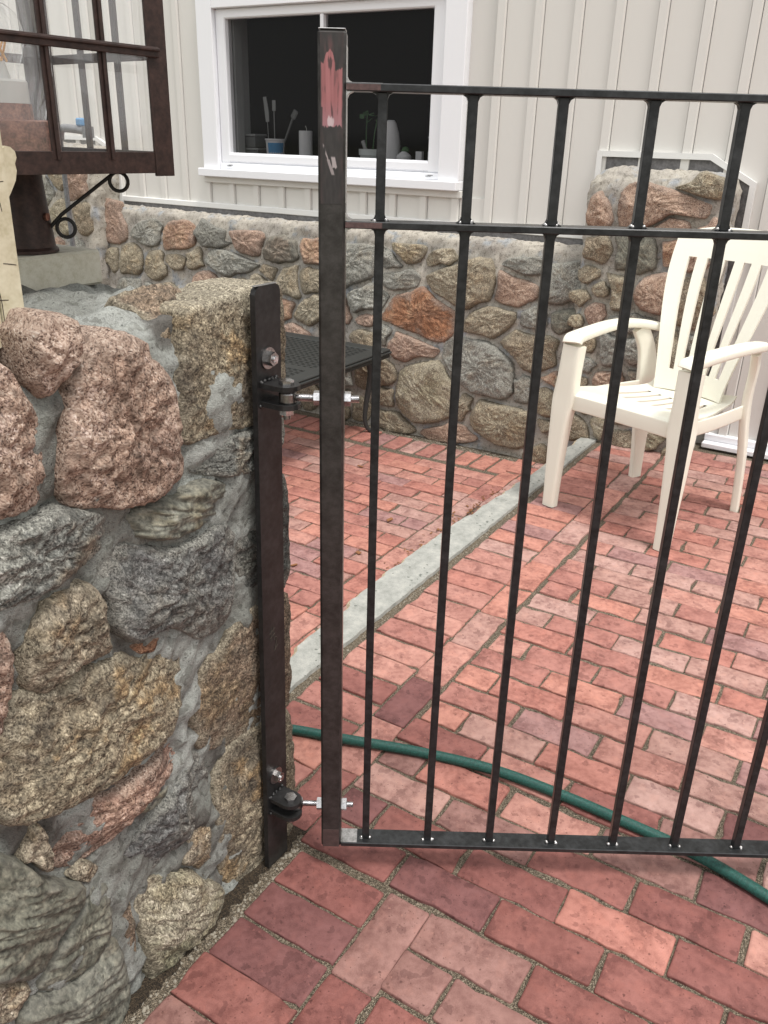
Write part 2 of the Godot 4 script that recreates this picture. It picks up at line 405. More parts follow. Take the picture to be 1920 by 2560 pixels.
func make_stone(parent: Node3D, kind: String, prot: float, skirt: float, sd: int, flat: Array, detail: int) -> MeshInstance3D:
	var P := []
	for i in range(0, flat.size(), 2): P.append(Vector2(flat[i], flat[i + 1]))
	var c := Vector2.ZERO
	var area := 0.0
	for i in P.size():
		var p: Vector2 = P[i]
		var q: Vector2 = P[(i + 1) % P.size()]
		var cr := p.cross(q)
		area += cr
		c += (p + q) * cr
	c /= 3.0 * area
	var size := sqrt(absf(area) * 0.5)
	var dense := []
	for i in P.size():
		var p0: Vector2 = P[(i - 1 + P.size()) % P.size()]
		var p1: Vector2 = P[i]
		var p2: Vector2 = P[(i + 1) % P.size()]
		var p3: Vector2 = P[(i + 2) % P.size()]
		for k in 8:
			var t := k / 8.0
			dense.append(p1.cubic_interpolate(p2, p0, p3, t).lerp(p1.lerp(p2, t), 0.45))
	var total := 0.0
	for i in dense.size(): total += dense[i].distance_to(dense[(i + 1) % dense.size()])
	var K := int(clampf(total / (0.0045 if detail == 2 else 0.010), 36, 150))
	var R := int(clampf(size / (0.008 if detail == 2 else 0.016), 8, 26))
	var B := []
	var at := 0
	var walked := 0.0
	for k in K:
		var goal := total * k / K
		while walked + dense[at].distance_to(dense[(at + 1) % dense.size()]) < goal:
			walked += dense[at].distance_to(dense[(at + 1) % dense.size()])
			at += 1
		var seglen: float = dense[at].distance_to(dense[(at + 1) % dense.size()])
		var b: Vector2 = dense[at].lerp(dense[(at + 1) % dense.size()], (goal - walked) / maxf(seglen, 1e-6))
		var jig := nz.get_noise_3d(b.x * 90.0, b.y * 90.0, sd * 7.0) * 0.032 + nz.get_noise_3d(b.x * 300.0, b.y * 300.0, sd * 3.0) * 0.03
		B.append(c + (b - c) * (1.0 + jig))
	var rr := RandomNumberGenerator.new()
	rr.seed = sd * 77 + 5
	var facets := []
	for i in 3:
		var an := TAU * i / 3.0 + rr.randf_range(-.8, .8)
		facets.append([Vector2(cos(an), sin(an)), rr.randf_range(0.18, 0.62) * minf(1.0, prot / size / 0.30), rr.randf_range(-0.05, 0.30)])
	for i in 4:
		var an := TAU * i / 4.0 + rr.randf_range(-.6, .6)
		facets.append([Vector2(cos(an), sin(an)), rr.randf_range(0.7, 1.8), rr.randf_range(0.60, 0.88)])
	var layered := kind == "slate" or kind == "green" or kind == "pale"
	var grain_turn := rr.randf_range(0.3, 0.9)
	var lean := Vector2(rr.randf_range(-1, 1), rr.randf_range(-1, 1)) * 0.28
	var tint: Array = TINT[kind]
	var verts := PackedVector3Array()
	var cols := PackedColorArray()
	var mort := Color(.66, .65, .62)
	var rings := R + 4
	for r in rings + 1:
		for k in K:
			var s := minf(float(r) / R, 1.0)
			var p: Vector2 = c.lerp(B[k], s)
			var w := prot * (0.95 + 0.8 * lean.dot(p - c) / size)
			for f in facets:
				w = minf(w, prot * 1.05 - f[1] * ((p - c).dot(f[0]) - size * f[2]))
			w = minf(w, prot * 1.1) * pow(1.0 - pow(s, 14.0), 0.5)
			var big := nz.get_noise_3d(p.x * 42.0, p.y * 42.0, sd * 11.0)
			var smal := nz2.get_noise_3d(p.x * 150.0, p.y * 150.0, sd * 5.0)
			var chip := nc.get_noise_3d(p.x * 60.0, p.y * 60.0, sd * 13.0 + w * 60.0)
			if layered:
				var pr := p.rotated(grain_turn)
				smal = nz2.get_noise_3d(pr.x * 40.0, pr.y * 230.0, sd * 5.0) * 0.9
				chip = nc.get_noise_3d(pr.x * 26.0, pr.y * 60.0, sd * 13.0) * 0.9
			var amp := minf(prot, 0.03) * (0.25 + 0.75 * smoothstep(0.0, 0.15, 1.0 - s))
			w = maxf(w, minf(0.0, -0.004 + 0.012 * (1.0 - s) * 3.0)) + big * amp * 0.22 + smal * amp * 0.26 + chip * amp * 0.42
			if r > R:
				var d := float(r - R) / 4.0
				w = w - d * (skirt + 0.01)
				p = c.lerp(p, 1.0 - 0.03 * d)
			verts.append(Vector3(p.x, p.y, w))
			var t1 := smoothstep(-0.15, 0.3, nz.get_noise_3d(p.x * 26.0, p.y * 26.0, sd * 4.0 + 50.0) + 0.4 * smal)
			var t2 := smoothstep(0.12, 0.42, nz.get_noise_3d(p.x * 34.0, p.y * 34.0, sd * 9.0 + 99.0) + 0.35 * smal)
			var col: Color = (tint[0] as Color).lerp(tint[1] * 0.8, t1 * 0.9).lerp(tint[2], t2 * 0.85)
			var mott := nz2.get_noise_3d(p.x * 260.0, p.y * 260.0, sd * 2.0) + 0.6 * nz.get_noise_3d(p.x * 110.0, p.y * 110.0, sd * 17.0)
			col = col * clampf(1.0 + mott * 0.75, 0.45, 1.5)
			col.a = 1.0
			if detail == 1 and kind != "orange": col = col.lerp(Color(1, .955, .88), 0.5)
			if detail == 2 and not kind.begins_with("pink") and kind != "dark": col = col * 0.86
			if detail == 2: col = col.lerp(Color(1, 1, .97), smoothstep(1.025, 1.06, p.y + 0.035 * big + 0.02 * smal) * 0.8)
			var smear := smoothstep(0.74, 1.02, s + 0.34 * big + 0.14 * smal) * 0.8
			col = col.lerp(mort, smear)
			cols.append(Color(minf(col.r, 1.0), minf(col.g, 1.0), minf(col.b, 1.0)))
	var st := new_st()
	st.set_smooth_group(0)
	for i in verts.size():
		st.set_color(cols[i])
		st.add_vertex(verts[i])
	var ccw := area > 0.0
	for r in rings:
		for k in K:
			var k2 := (k + 1) % K
			var q := [r * K + k, r * K + k2, (r + 1) * K + k2, (r + 1) * K + k]
			# centre to rim: front faces clockwise seen from +w
			if ccw:
				for j in [0, 1, 2, 0, 2, 3]: st.add_index(q[j])
			else:
				for j in [0, 2, 1, 0, 3, 2]: st.add_index(q[j])
	st.generate_normals()
	return build("stone", st, M["stone_" + kind], parent)

# a rounded, uneven block of mortar between lo and hi (local axes), r = rounding, amp = unevenness
func mortar_block(called: String, lo: Vector3, hi: Vector3, r: float, amp: float, step: float, colors: Array, parent: Node3D, faces: Array, sd := 0.0) -> void:
	var st := new_st()
	st.set_smooth_group(0)
	var base := 0
	var size := hi - lo
	for f in faces:
		var ax: int = f[0]
		var sg: float = f[1]
		var u := (ax + 1) % 3
		var v := (ax + 2) % 3
		var nu := maxi(2, int(size[u] / step))
		var nv := maxi(2, int(size[v] / step))
		for i in nu + 1:
			for j in nv + 1:
				var q := Vector3.ZERO
				q[ax] = hi[ax] if sg > 0 else lo[ax]
				q[u] = lo[u] + size[u] * i / nu
				q[v] = lo[v] + size[v] * j / nv
				var inner := q.clamp(lo + Vector3.ONE * r, hi - Vector3.ONE * r)
				var d := (q - inner).normalized()
				var n1 := nz.get_noise_3d(q.x * 22.0 + sd, q.y * 22.0, q.z * 22.0)
				var n2 := nz2.get_noise_3d(q.x * 120.0 + sd, q.y * 120.0, q.z * 120.0)
				var n3 := nz.get_noise_3d(q.x * 75.0 + sd, q.y * 75.0 + 30.0, q.z * 75.0)
				var p := inner + d * (r + n1 * amp + n3 * amp * 0.65 + n2 * amp * 0.3)
				var t1 := smoothstep(-0.25, 0.3, nz.get_noise_3d(q.x * 13.0 + 40.0 + sd, q.y * 13.0, q.z * 13.0) + 0.3 * n2)
				var t2 := smoothstep(0.22, 0.5, nz.get_noise_3d(q.x * 30.0, q.y * 30.0 + 70.0 + sd, q.z * 30.0) + 0.35 * n2)
				st.set_color((colors[0] as Color).lerp(colors[1], t1).lerp(colors[2], t2))
				st.add_vertex(p)
		for i in nu:
			for j in nv:
				var a := base + i * (nv + 1) + j
				var q4 := [a, a + nv + 1, a + nv + 2, a + 1]
				if sg > 0:
					for k in [0, 2, 1, 0, 3, 2]: st.add_index(q4[k])
				else:
					for k in [0, 1, 2, 0, 2, 3]: st.add_index(q4[k])
		base += (nu + 1) * (nv + 1)
	st.generate_normals()
	build(called, st, M.mortar, parent)

# ---------------------------------------------------------------- bricks
var brick_shapes := {}
func brick_mesh(half: bool, v: int) -> ArrayMesh:
	var key := "%s%d" % [half, v]
	if brick_shapes.has(key): return brick_shapes[key]
	var L := 0.094 if half else 0.1965
	var D := 0.0888
	var rr := RandomNumberGenerator.new()
	rr.seed = 400 + v * 13 + (1 if half else 0)
	var out := []
	# outline, anticlockwise in x, z, corners rounded, edges chipped
	var nx := 4 if half else 7
	var nzz := 3
	var edge := []
	var q := 0.0035
	for i in nx: edge.append(Vector2(-L / 2 + q + (L - 2 * q) * i / (nx - 1), -D / 2))
	for i in nzz: edge.append(Vector2(L / 2, -D / 2 + q + (D - 2 * q) * i / (nzz - 1)))
	for i in nx: edge.append(Vector2(L / 2 - q - (L - 2 * q) * i / (nx - 1), D / 2))
	for i in nzz: edge.append(Vector2(-L / 2, D / 2 - q - (D - 2 * q) * i / (nzz - 1)))
	for p in edge:
		var inward: float = rr.randf_range(-0.0008, 0.0018)
		if rr.randf() < 0.15: inward += rr.randf_range(0.002, 0.0065)
		out.append(p - Vector2(p.x / (L / 2), p.y / (D / 2)) * inward)
	var st := new_st()
	st.set_smooth_group(0)
	var n := out.size()
	var mid := Vector3(0, 0, 0)
	st.add_vertex(Vector3(0, 0.0006, 0))
	var rows := [[0.55, 0.0004], [0.955, 0.0], [0.99, -0.0012], [1.0, -0.0035], [1.0, -0.03]]
	for row in rows:
		for p in out:
			var j: float = rr.randf_range(-0.0005, 0.0005) if row[0] < 0.95 else 0.0
			st.add_vertex(Vector3(p.x * row[0], row[1] + j, p.y * row[0]))
	for k in n:
		var k2 := (k + 1) % n
		for j in [0, 1 + k, 1 + k2]: st.add_index(j)
		for r in rows.size() - 1:
			var a := 1 + r * n
			for j in [a + k, a + n + k, a + n + k2, a + k, a + n + k2, a + k2]: st.add_index(j)
	st.generate_normals()
	brick_shapes[key] = st.commit()
	return brick_shapes[key]

var todo := []          # bricks still to be laid: [distance, transform, half, variant, colour]
func lay(a: float, n: float, along_n: bool, y: float, half := false) -> void:
	var v := rng.randi() % 6
	var b := Basis.from_euler(Vector3(rng.randf_range(-.010, .010), rng.randf_range(-.014, .014) + (0.0 if along_n else PI / 2) + (PI if rng.randf() < 0.5 else 0.0), rng.randf_range(-.006, .006)))
	b = b.scaled_local(Vector3(rng.randf_range(.975, 1.01), 1, rng.randf_range(.96, 1.0)))
	var at := W(a + rng.randf_range(-.002, .002), y + rng.randf_range(-.0035, .0025), n + rng.randf_range(-.002, .002))
	var eye := Vector3(0, 1.28, 0)
	var far := at.distance_to(eye)
	var ang := atan2(at.x, -at.z) + deg_to_rad(30.95)
	var seen_it := absf(ang) < 0.56 and (-at.z) > 0.35
	todo.append([far if seen_it else far + 100.0, Transform3D(b, at), half, v, (rng.randi() % 5) if rng.randf() > smoothstep(0.95, 1.8, a - 0.12 * n) * 1.02 else 5 + rng.randi() % 8])  # near bricks take the darker tones, foreground shade put into their colour

func lay_all(parent: Node3D) -> void:
	todo.sort_custom(func(p, q): return p[0] < q[0])
	var rest := {}
	for i in todo.size():
		var t: Array = todo[i]
		var c: int = t[4]
		if i < 300:
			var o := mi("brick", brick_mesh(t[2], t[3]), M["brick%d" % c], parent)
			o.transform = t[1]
		else:
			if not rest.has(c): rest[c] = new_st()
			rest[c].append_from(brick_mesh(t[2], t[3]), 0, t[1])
	if rest.size():
		var am := ArrayMesh.new()
		var cs := []
		for c in rest:
			rest[c].commit(am)
			cs.append(c)
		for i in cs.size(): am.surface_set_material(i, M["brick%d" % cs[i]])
		var o := mi("brick_field", am, null, parent)
		o.set_meta("kind", "stuff")
	todo = []

func sheet(called: String, lo: Vector3, hi: Vector3, m: Material, parent: Node3D = null) -> MeshInstance3D:
	var st := new_st()
	box_between(st, lo, hi)
	return build(called, st, m, parent)

# ================================================================ scene
func _ready() -> void:
	rng.seed = 20240
	nz.seed = 3
	nz.frequency = 0.25
	nz.fractal_octaves = 3
	nz2.seed = 8
	nz2.frequency = 0.35
	nz2.fractal_octaves = 3
	nc.seed = 15
	nc.noise_type = FastNoiseLite.TYPE_CELLULAR
	nc.frequency = 0.6
	nc.fractal_octaves = 2
	nc.cellular_return_type = FastNoiseLite.RETURN_DISTANCE
	var cam := Camera3D.new()
	cam.name = "camera"
	cam.rotation_order = EULER_ORDER_YXZ
	cam.position = Vector3(0, 1.28, 0)
	cam.rotation_degrees = Vector3(-23.905, 30.95, 1.653)
	cam.fov = 62.6
	cam.near = 0.05
	cam.far = 400.0
	cam.current = true
	add_child(cam)
	var env := Environment.new()
	env.background_mode = Environment.BG_SKY
	var sm := ProceduralSkyMaterial.new()
	sm.sky_top_color = Color(.965, .965, .965)
	sm.sky_horizon_color = Color(.735, .735, .73)
	sm.sky_curve = 0.5
	sm.sky_energy_multiplier = 1.35
	sm.ground_bottom_color = Color(.35, .33, .30)
	sm.ground_horizon_color = Color(.6, .6, .58)
	var sky := Sky.new()
	sky.sky_material = sm
	env.sky = sky
	env.tonemap_mode = Environment.TONE_MAPPER_LINEAR
	env.tonemap_exposure = 1.03
	env.sdfgi_enabled = true
	env.ssao_enabled = true
	env.ssil_enabled = true
	var we := WorldEnvironment.new()
	we.name = "world_environment"
	we.environment = env
	add_child(we)
	var sun := DirectionalLight3D.new()
	sun.name = "overcast_sun"
	sun.light_energy = 0.95
	sun.light_angular_distance = 14.0
	sun.light_color = Color(1, .98, .955)
	sun.shadow_enabled = true
	add_child(sun)
	sun.look_at_from_position(W(-0.5, 4.0, 1.5), Vector3.ZERO)

	make_materials()
	setting()
	house()
	foundation()
	front_wall()
	strap()
	gate()
	chair()
	table()
	lantern()
	small_things()

# ---------------------------------------------------------------- ground
func setting() -> void:
	tag(sheet("ground", Vector3(-150, -0.6, -150), Vector3(150, -0.26, 150), M.ground), "", "", "", "structure")
	# upper patio: bed of sand, bricks on it
	var up := mi("upper_patio", null, null)
	tag(up, "", "", "", "structure")
	var st := new_st()
	box_between(st, W(-3.5, -0.25, -1.12), W(4.3, -0.0055, 4.5))
	build("sand_bed", st, M.bed, up)
	var p := 0.0935
	# by the wall: header border, stretcher course, then rows
	var a := -0.45
	while a < 0.95:
		lay(a + p / 2 - 0.005, -0.666, true, 0)
		a += 0.0905
	a = -0.386
	while a < 0.95:
		lay(a + 0.1, -0.518, false, 0)
		a += 0.1985
	# beyond the wall: header border along the strip, stretcher course
	a = 1.145
	while a < 3.9:
		lay(a, -0.972, true, 0)
		a += p
	a = 1.03
	while a < 3.8:
		lay(a + 0.1, -0.827, false, 0)
		a += 0.1985
	# field of rows, running bond
	var i := 0
	a = 1.055 - 16 * 0.0937
	while a < 3.93:
		var from := -0.475 if a < 1.0 else -0.785
		var off := -0.374 + (0.0 if i % 2 == 0 else 0.1) + rng.randf_range(-.008, .008)
		var n := off - 0.2 * 6
		while n < 3.2:
			var lo := maxf(n, from)
			if n + 0.2 - lo > 0.15: lay(a, n + 0.1, true, 0)
			elif n + 0.2 - lo > 0.07: lay(a, n + 0.2 - 0.05, true, 0, true)
			n += 0.2
		a += 0.0937
		i += 1
	lay_all(up)
	# dark soil along the foot of the front wall
	var so := new_st()
	a = 0.2
	while a < 1.08:
		var e0 := -0.785 + nz2.get_noise_2d(a * 200.0, 5.0) * 0.016
		var e1 := -0.785 + nz2.get_noise_2d((a + 0.01) * 200.0, 5.0) * 0.016
		poly(so, [W(a, -0.002, -0.90), W(a, -0.003, e0), W(a + 0.01, -0.003, e1), W(a + 0.01, -0.002, -0.90)], Vector3.UP)
		a += 0.01
	tag(build("soil", so, M.soil, null), "", "", "", "structure")
	# bluestone strip along the step down
	var strip := mi("bluestone_strip", null, null)
	tag(strip, "", "", "", "structure")
	var st2 := new_st()
	var st3 := new_st()
	var left := []
	var right := []
	var k := 0
	a = 0.7
	while a < 3.9:
		var wob := nz.get_noise_2d(a * 30.0, 3.0) * 0.02 + nz2.get_noise_2d(a * 120.0, 7.0) * 0.006
		var base_n := -1.155 - 0.055 * exp(-pow((a - 2.2) / 0.7, 2.0)) - 0.01
		left.append([a, base_n - wob * 0.8])
		right.append([a, -1.098 + nz2.get_noise_2d(a * 60.0, 31.0) * 0.004])
		a += 0.02
	for j in left.size() - 1:
		var l0 := W(left[j][0], 0.006, left[j][1])
		var l1 := W(left[j + 1][0], 0.006, left[j + 1][1])
		var r0 := W(right[j][0], 0.006, right[j][1])
		var r1 := W(right[j + 1][0], 0.006, right[j + 1][1])
		poly(st2, [l0, r0, r1, l1], Vector3.UP)
		poly(st2, [r0, r1, r1 + Vector3(0.003, -0.03, 0), r0 + Vector3(0.003, -0.03, 0)], Vector3.RIGHT)
		var dn := Vector3(-0.012, -0.012, 0)
		poly(st3, [l0, l1, l1 + dn, l0 + dn], Vector3(-1, 1, 0))
		poly(st3, [l0 + dn, l1 + dn, l1 + Vector3(0.01, -0.25, 0), l0 + Vector3(0.01, -0.25, 0)], Vector3.LEFT)
	build("slab", st2, M.strip, strip)
	build("broken_edge", st3, M.strip_edge, strip)
	# lower patio
	var low := mi("lower_patio", null, null)
	tag(low, "", "", "", "structure")
	var st4 := new_st()
	box_between(st4, W(0.0, -0.4, -5.5), W(4.3, -0.181, -1.13))
	build("sand_bed", st4, M.bed, low)
	var y := -0.175
	a = 0.9
	while a < 3.75:
		lay(a + 0.1, -1.34, false, y)
		a += 0.2
	a = 0.97
	while a < 3.72:
		lay(a + 0.1, -1.432, false, y)
		a += 0.2
	a = 1.1
	i = 0
	while a < 3.52:
		var n := -1.576
		if i % 2 == 0:
			lay(a, -1.526, true, y, true)
			n = -1.676
		while n > -3.6:
			lay(a, n, true, y)
			n -= 0.2
		a += 0.0937
		i += 1
	var n2 := -1.5
	while n2 > -3.6:
		lay(3.625, n2, false, y)
		n2 -= 0.1
	lay_all(low)

# ---------------------------------------------------------------- house
const A0 := 4.02
func house() -> void:
	var h := thing("house", "pale vinyl sided house with a white framed dark window above a fieldstone base", "house", W(A0, 0, -1.5))
	var o := h.position
	# walls behind the boards, round the window opening, and the room behind
	var st := new_st()
	for b in [[-7.0, -3.55, -0.2, 4.4], [-2.18, 3.4, -0.2, 4.4], [-3.55, -2.18, -0.2, 1.14], [-3.55, -2.18, 1.89, 4.4]]:
		box_between(st, W(A0 + 0.02, b[2], b[0]) - o, W(A0 + 0.12, b[3], b[1]) - o)
	build("wall", st, M.siding, h)
	var rm := new_st()
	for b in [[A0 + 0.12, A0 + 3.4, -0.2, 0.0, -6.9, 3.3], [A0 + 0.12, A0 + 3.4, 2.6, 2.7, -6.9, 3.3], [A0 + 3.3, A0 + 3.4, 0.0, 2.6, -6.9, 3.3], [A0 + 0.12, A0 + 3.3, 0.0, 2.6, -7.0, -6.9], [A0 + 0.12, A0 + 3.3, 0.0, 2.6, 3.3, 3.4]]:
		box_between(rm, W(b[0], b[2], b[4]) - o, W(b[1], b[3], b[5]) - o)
	build("room", rm, M.room, h)
	var sh := new_st()
	box_between(sh, W(A0 + 0.13, 1.10, -4.2) - o, W(A0 + 0.42, 1.135, -1.8) - o, 0.004)
	build("window_shelf", sh, M.bin, h)
	var ij := new_st()
	box_between(ij, W(A0 + 0.065, 1.137, -3.549) - o, W(A0 + 0.13, 1.889, -3.505) - o, 0.003)
	box_between(ij, W(A0 + 0.131, 1.137, -3.56) - o, W(A0 + 0.22, 1.95, -3.535) - o, 0.003)
	build("inner_jamb", ij, M.plastic_gray, h)
	# boards and battens
	var pitch := 0.1825
	for i in range(-26, 22):
		var c := -1.133 + pitch * i
		var segs := []
		var lo := 0.045 if c > -1.30 else 0.905
		if c > -3.72 and c < -2.0:
			segs = [[lo, 1.02], [1.99, 4.4]]
		else:
			segs = [[lo, 4.4]]
		for s in segs:
			var b := new_st()
			box_between(b, W(A0 + 0.02, s[0], c + 0.0215 + 0.0028) - o, W(A0 + 0.003, s[1], c + pitch - 0.0215 - 0.001) - o, 0.0)
			build("board", b, M.siding, h)
			var bt := new_st()
			var x0 := c - 0.0215 - o.x
			var x1 := c + 0.0215 - o.x
			var zb := -(A0 + 0.004) - o.z
			var zf := -(A0 - 0.011) - o.z
			var pr := [Vector2(x0, zb), Vector2(x0 + 0.004, zf), Vector2(x1 - 0.004, zf), Vector2(x1, zb)]
			var nn := [Vector3(-1, 0, 0.3), Vector3(0, 0, 1), Vector3(1, 0, 0.3)]
			for k in 3:
				var q0: Vector2 = pr[k]
				var q1: Vector2 = pr[k + 1]
				poly(bt, [Vector3(q0.x, s[0], q0.y), Vector3(q1.x, s[0], q1.y), Vector3(q1.x, s[1], q1.y), Vector3(q0.x, s[1], q0.y)], nn[k])
			poly(bt, [Vector3(pr[0].x, s[0], zb), Vector3(pr[1].x, s[0], zf), Vector3(pr[2].x, s[0], zf), Vector3(pr[3].x, s[0], zb)], Vector3.DOWN)
			build("batten", bt, M.siding, h)
	# starter strips at the foot of the siding
	var tr := new_st()
	box_between(tr, W(A0 - 0.02, 0.874, -4.44) - o, W(A0 + 0.02, 0.905, -1.33) - o, 0.003)
	build("starter_strip", tr, M.trim, h)
	var fl := new_st()
	box_between(fl, W(A0 - 0.012, 0.80, -4.6) - o, W(A0 + 0.018, 0.8735, -1.3) - o)
	build("flashing", fl, M.flash, h)
	var sl := new_st()
	box_between(sl, W(A0 - 0.07, 0.005, -0.66) - o, W(A0 + 0.02, 0.030, 3.3) - o, 0.004)
	box_between(sl, W(A0 - 0.028, 0.031, -0.66) - o, W(A0 + 0.02, 0.062, 3.3) - o, 0.003)
	build("door_sill", sl, M.white, h)
	# trim and flashing round the stone piers
	for s in [[-1.337, -0.838, -0.645, 1.257, 1.153], [-5.6, -4.6, -4.405, 1.245, 1.15]]:
		var t := new_st()
		var path := [Vector2(s[0], 0.90), Vector2(s[0], s[3]), Vector2(s[1], s[3]), Vector2(s[2], s[4]), Vector2(s[2], 0.06)]
		var inn := [Vector2(s[0] + 0.024, 0.90), Vector2(s[0] + 0.024, s[3] - 0.024), Vector2(s[1] - 0.006, s[3] - 0.024), Vector2(s[2] - 0.024, s[4] - 0.013), Vector2(s[2] - 0.024, 0.06)]
		for k in 4:
			if k == 0 and s[0] > -2.0: pass
			var pp := PackedVector2Array([path[k], path[k + 1], inn[k + 1], inn[k]])
			prism(t, pp, 0.03, Transform3D(Basis(), Vector3(-o.x, -o.y, -(A0 + 0.008) - o.z)))
		build("pier_trim", t, M.trim, h)
		var f := new_st()
		prism(f, PackedVector2Array([inn[0] + Vector2(.001, 0), inn[1] + Vector2(.001, -.001), inn[2] + Vector2(0, -.001), inn[3] + Vector2(-.001, 0), inn[4] + Vector2(-.001, 0)]), 0.012, Transform3D(Basis(), Vector3(-o.x, -o.y, -(A0 + 0.008) - o.z)))
		build("pier_flashing", f, M.flash, h)
	# window
	var win := mi("window", null, null, h)
	var fr := new_st()
	# casing: left, right, head, then the sill
	box_between(fr, W(A0 - 0.032, 1.0965, -3.69) - o, W(A0 + 0.03, 1.985, -3.578) - o, 0.003)
	box_between(fr, W(A0 - 0.032, 1.0965, -2.137) - o, W(A0 + 0.03, 1.985, -2.022) - o, 0.003)
	box_between(fr, W(A0 - 0.0318, 1.90, -3.5779) - o, W(A0 + 0.03, 1.985, -2.1371) - o, 0.003)
	build("casing", fr, M.white, win)
	var si := new_st()
	box_between(si, W(A0 - 0.062, 1.052, -3.712) - o, W(A0 + 0.03, 1.096, -2.018) - o, 0.004)
	build("sill", si, M.white, win)
	var jt := new_st()
	box_between(jt, W(A0 - 0.022, 1.018, -3.70) - o, W(A0 + 0.01, 1.0515, -2.008) - o, 0.003)
	build("trim", jt, M.siding, win)
	var sa := new_st()
	# sloped sash frame: outer ring proud, inner ring back
	box_between(sa, W(A0 - 0.014, 1.0965, -3.5775) - o, W(A0 + 0.05, 1.128, -2.1375) - o, 0.003)
	box_between(sa, W(A0 - 0.002, 1.1282, -3.5475) - o, W(A0 + 0.06, 1.184, -2.167) - o, 0.012)
	box_between(sa, W(A0 - 0.002, 1.852, -3.5475) - o, W(A0 + 0.06, 1.8998, -2.167) - o, 0.006)
	box_between(sa, W(A0 - 0.0022, 1.1282, -3.5773) - o, W(A0 + 0.06, 1.8998, -3.512) - o, 0.006)
	box_between(sa, W(A0 - 0.0022, 1.1282, -2.2145) - o, W(A0 + 0.06, 1.8998, -2.1373) - o, 0.006)
	build("sash", sa, M.white, win)
	var mu := new_st()
	box_between(mu, W(A0 + 0.004, 1.1842, -2.879) - o, W(A0 + 0.05, 1.8518, -2.857) - o, 0.003)
	build("mullion", mu, M.white, win)
	for q in [[-3.5118, -2.8792], [-2.8568, -2.2147]]:
		var pn := new_st()
		poly(pn, [W(A0 + 0.03, 1.1842, q[0]) - o, W(A0 + 0.03, 1.1842, q[1]) - o, W(A0 + 0.03, 1.8518, q[1]) - o, W(A0 + 0.03, 1.8518, q[0]) - o], Vector3.BACK)
		build("pane", pn, M.pane, win)
	for q in [-3.51, -2.20]:
		var wp := new_st()
		for k in 2:
			box(wp, W(A0 - 0.0155, 1.113 + 0.004 * k, q + 0.012 * k) - o, Vector3(0.03, 0.0025, 0.004), 0.0005)
		build("weep_cover", wp, M.gray_metal, win)

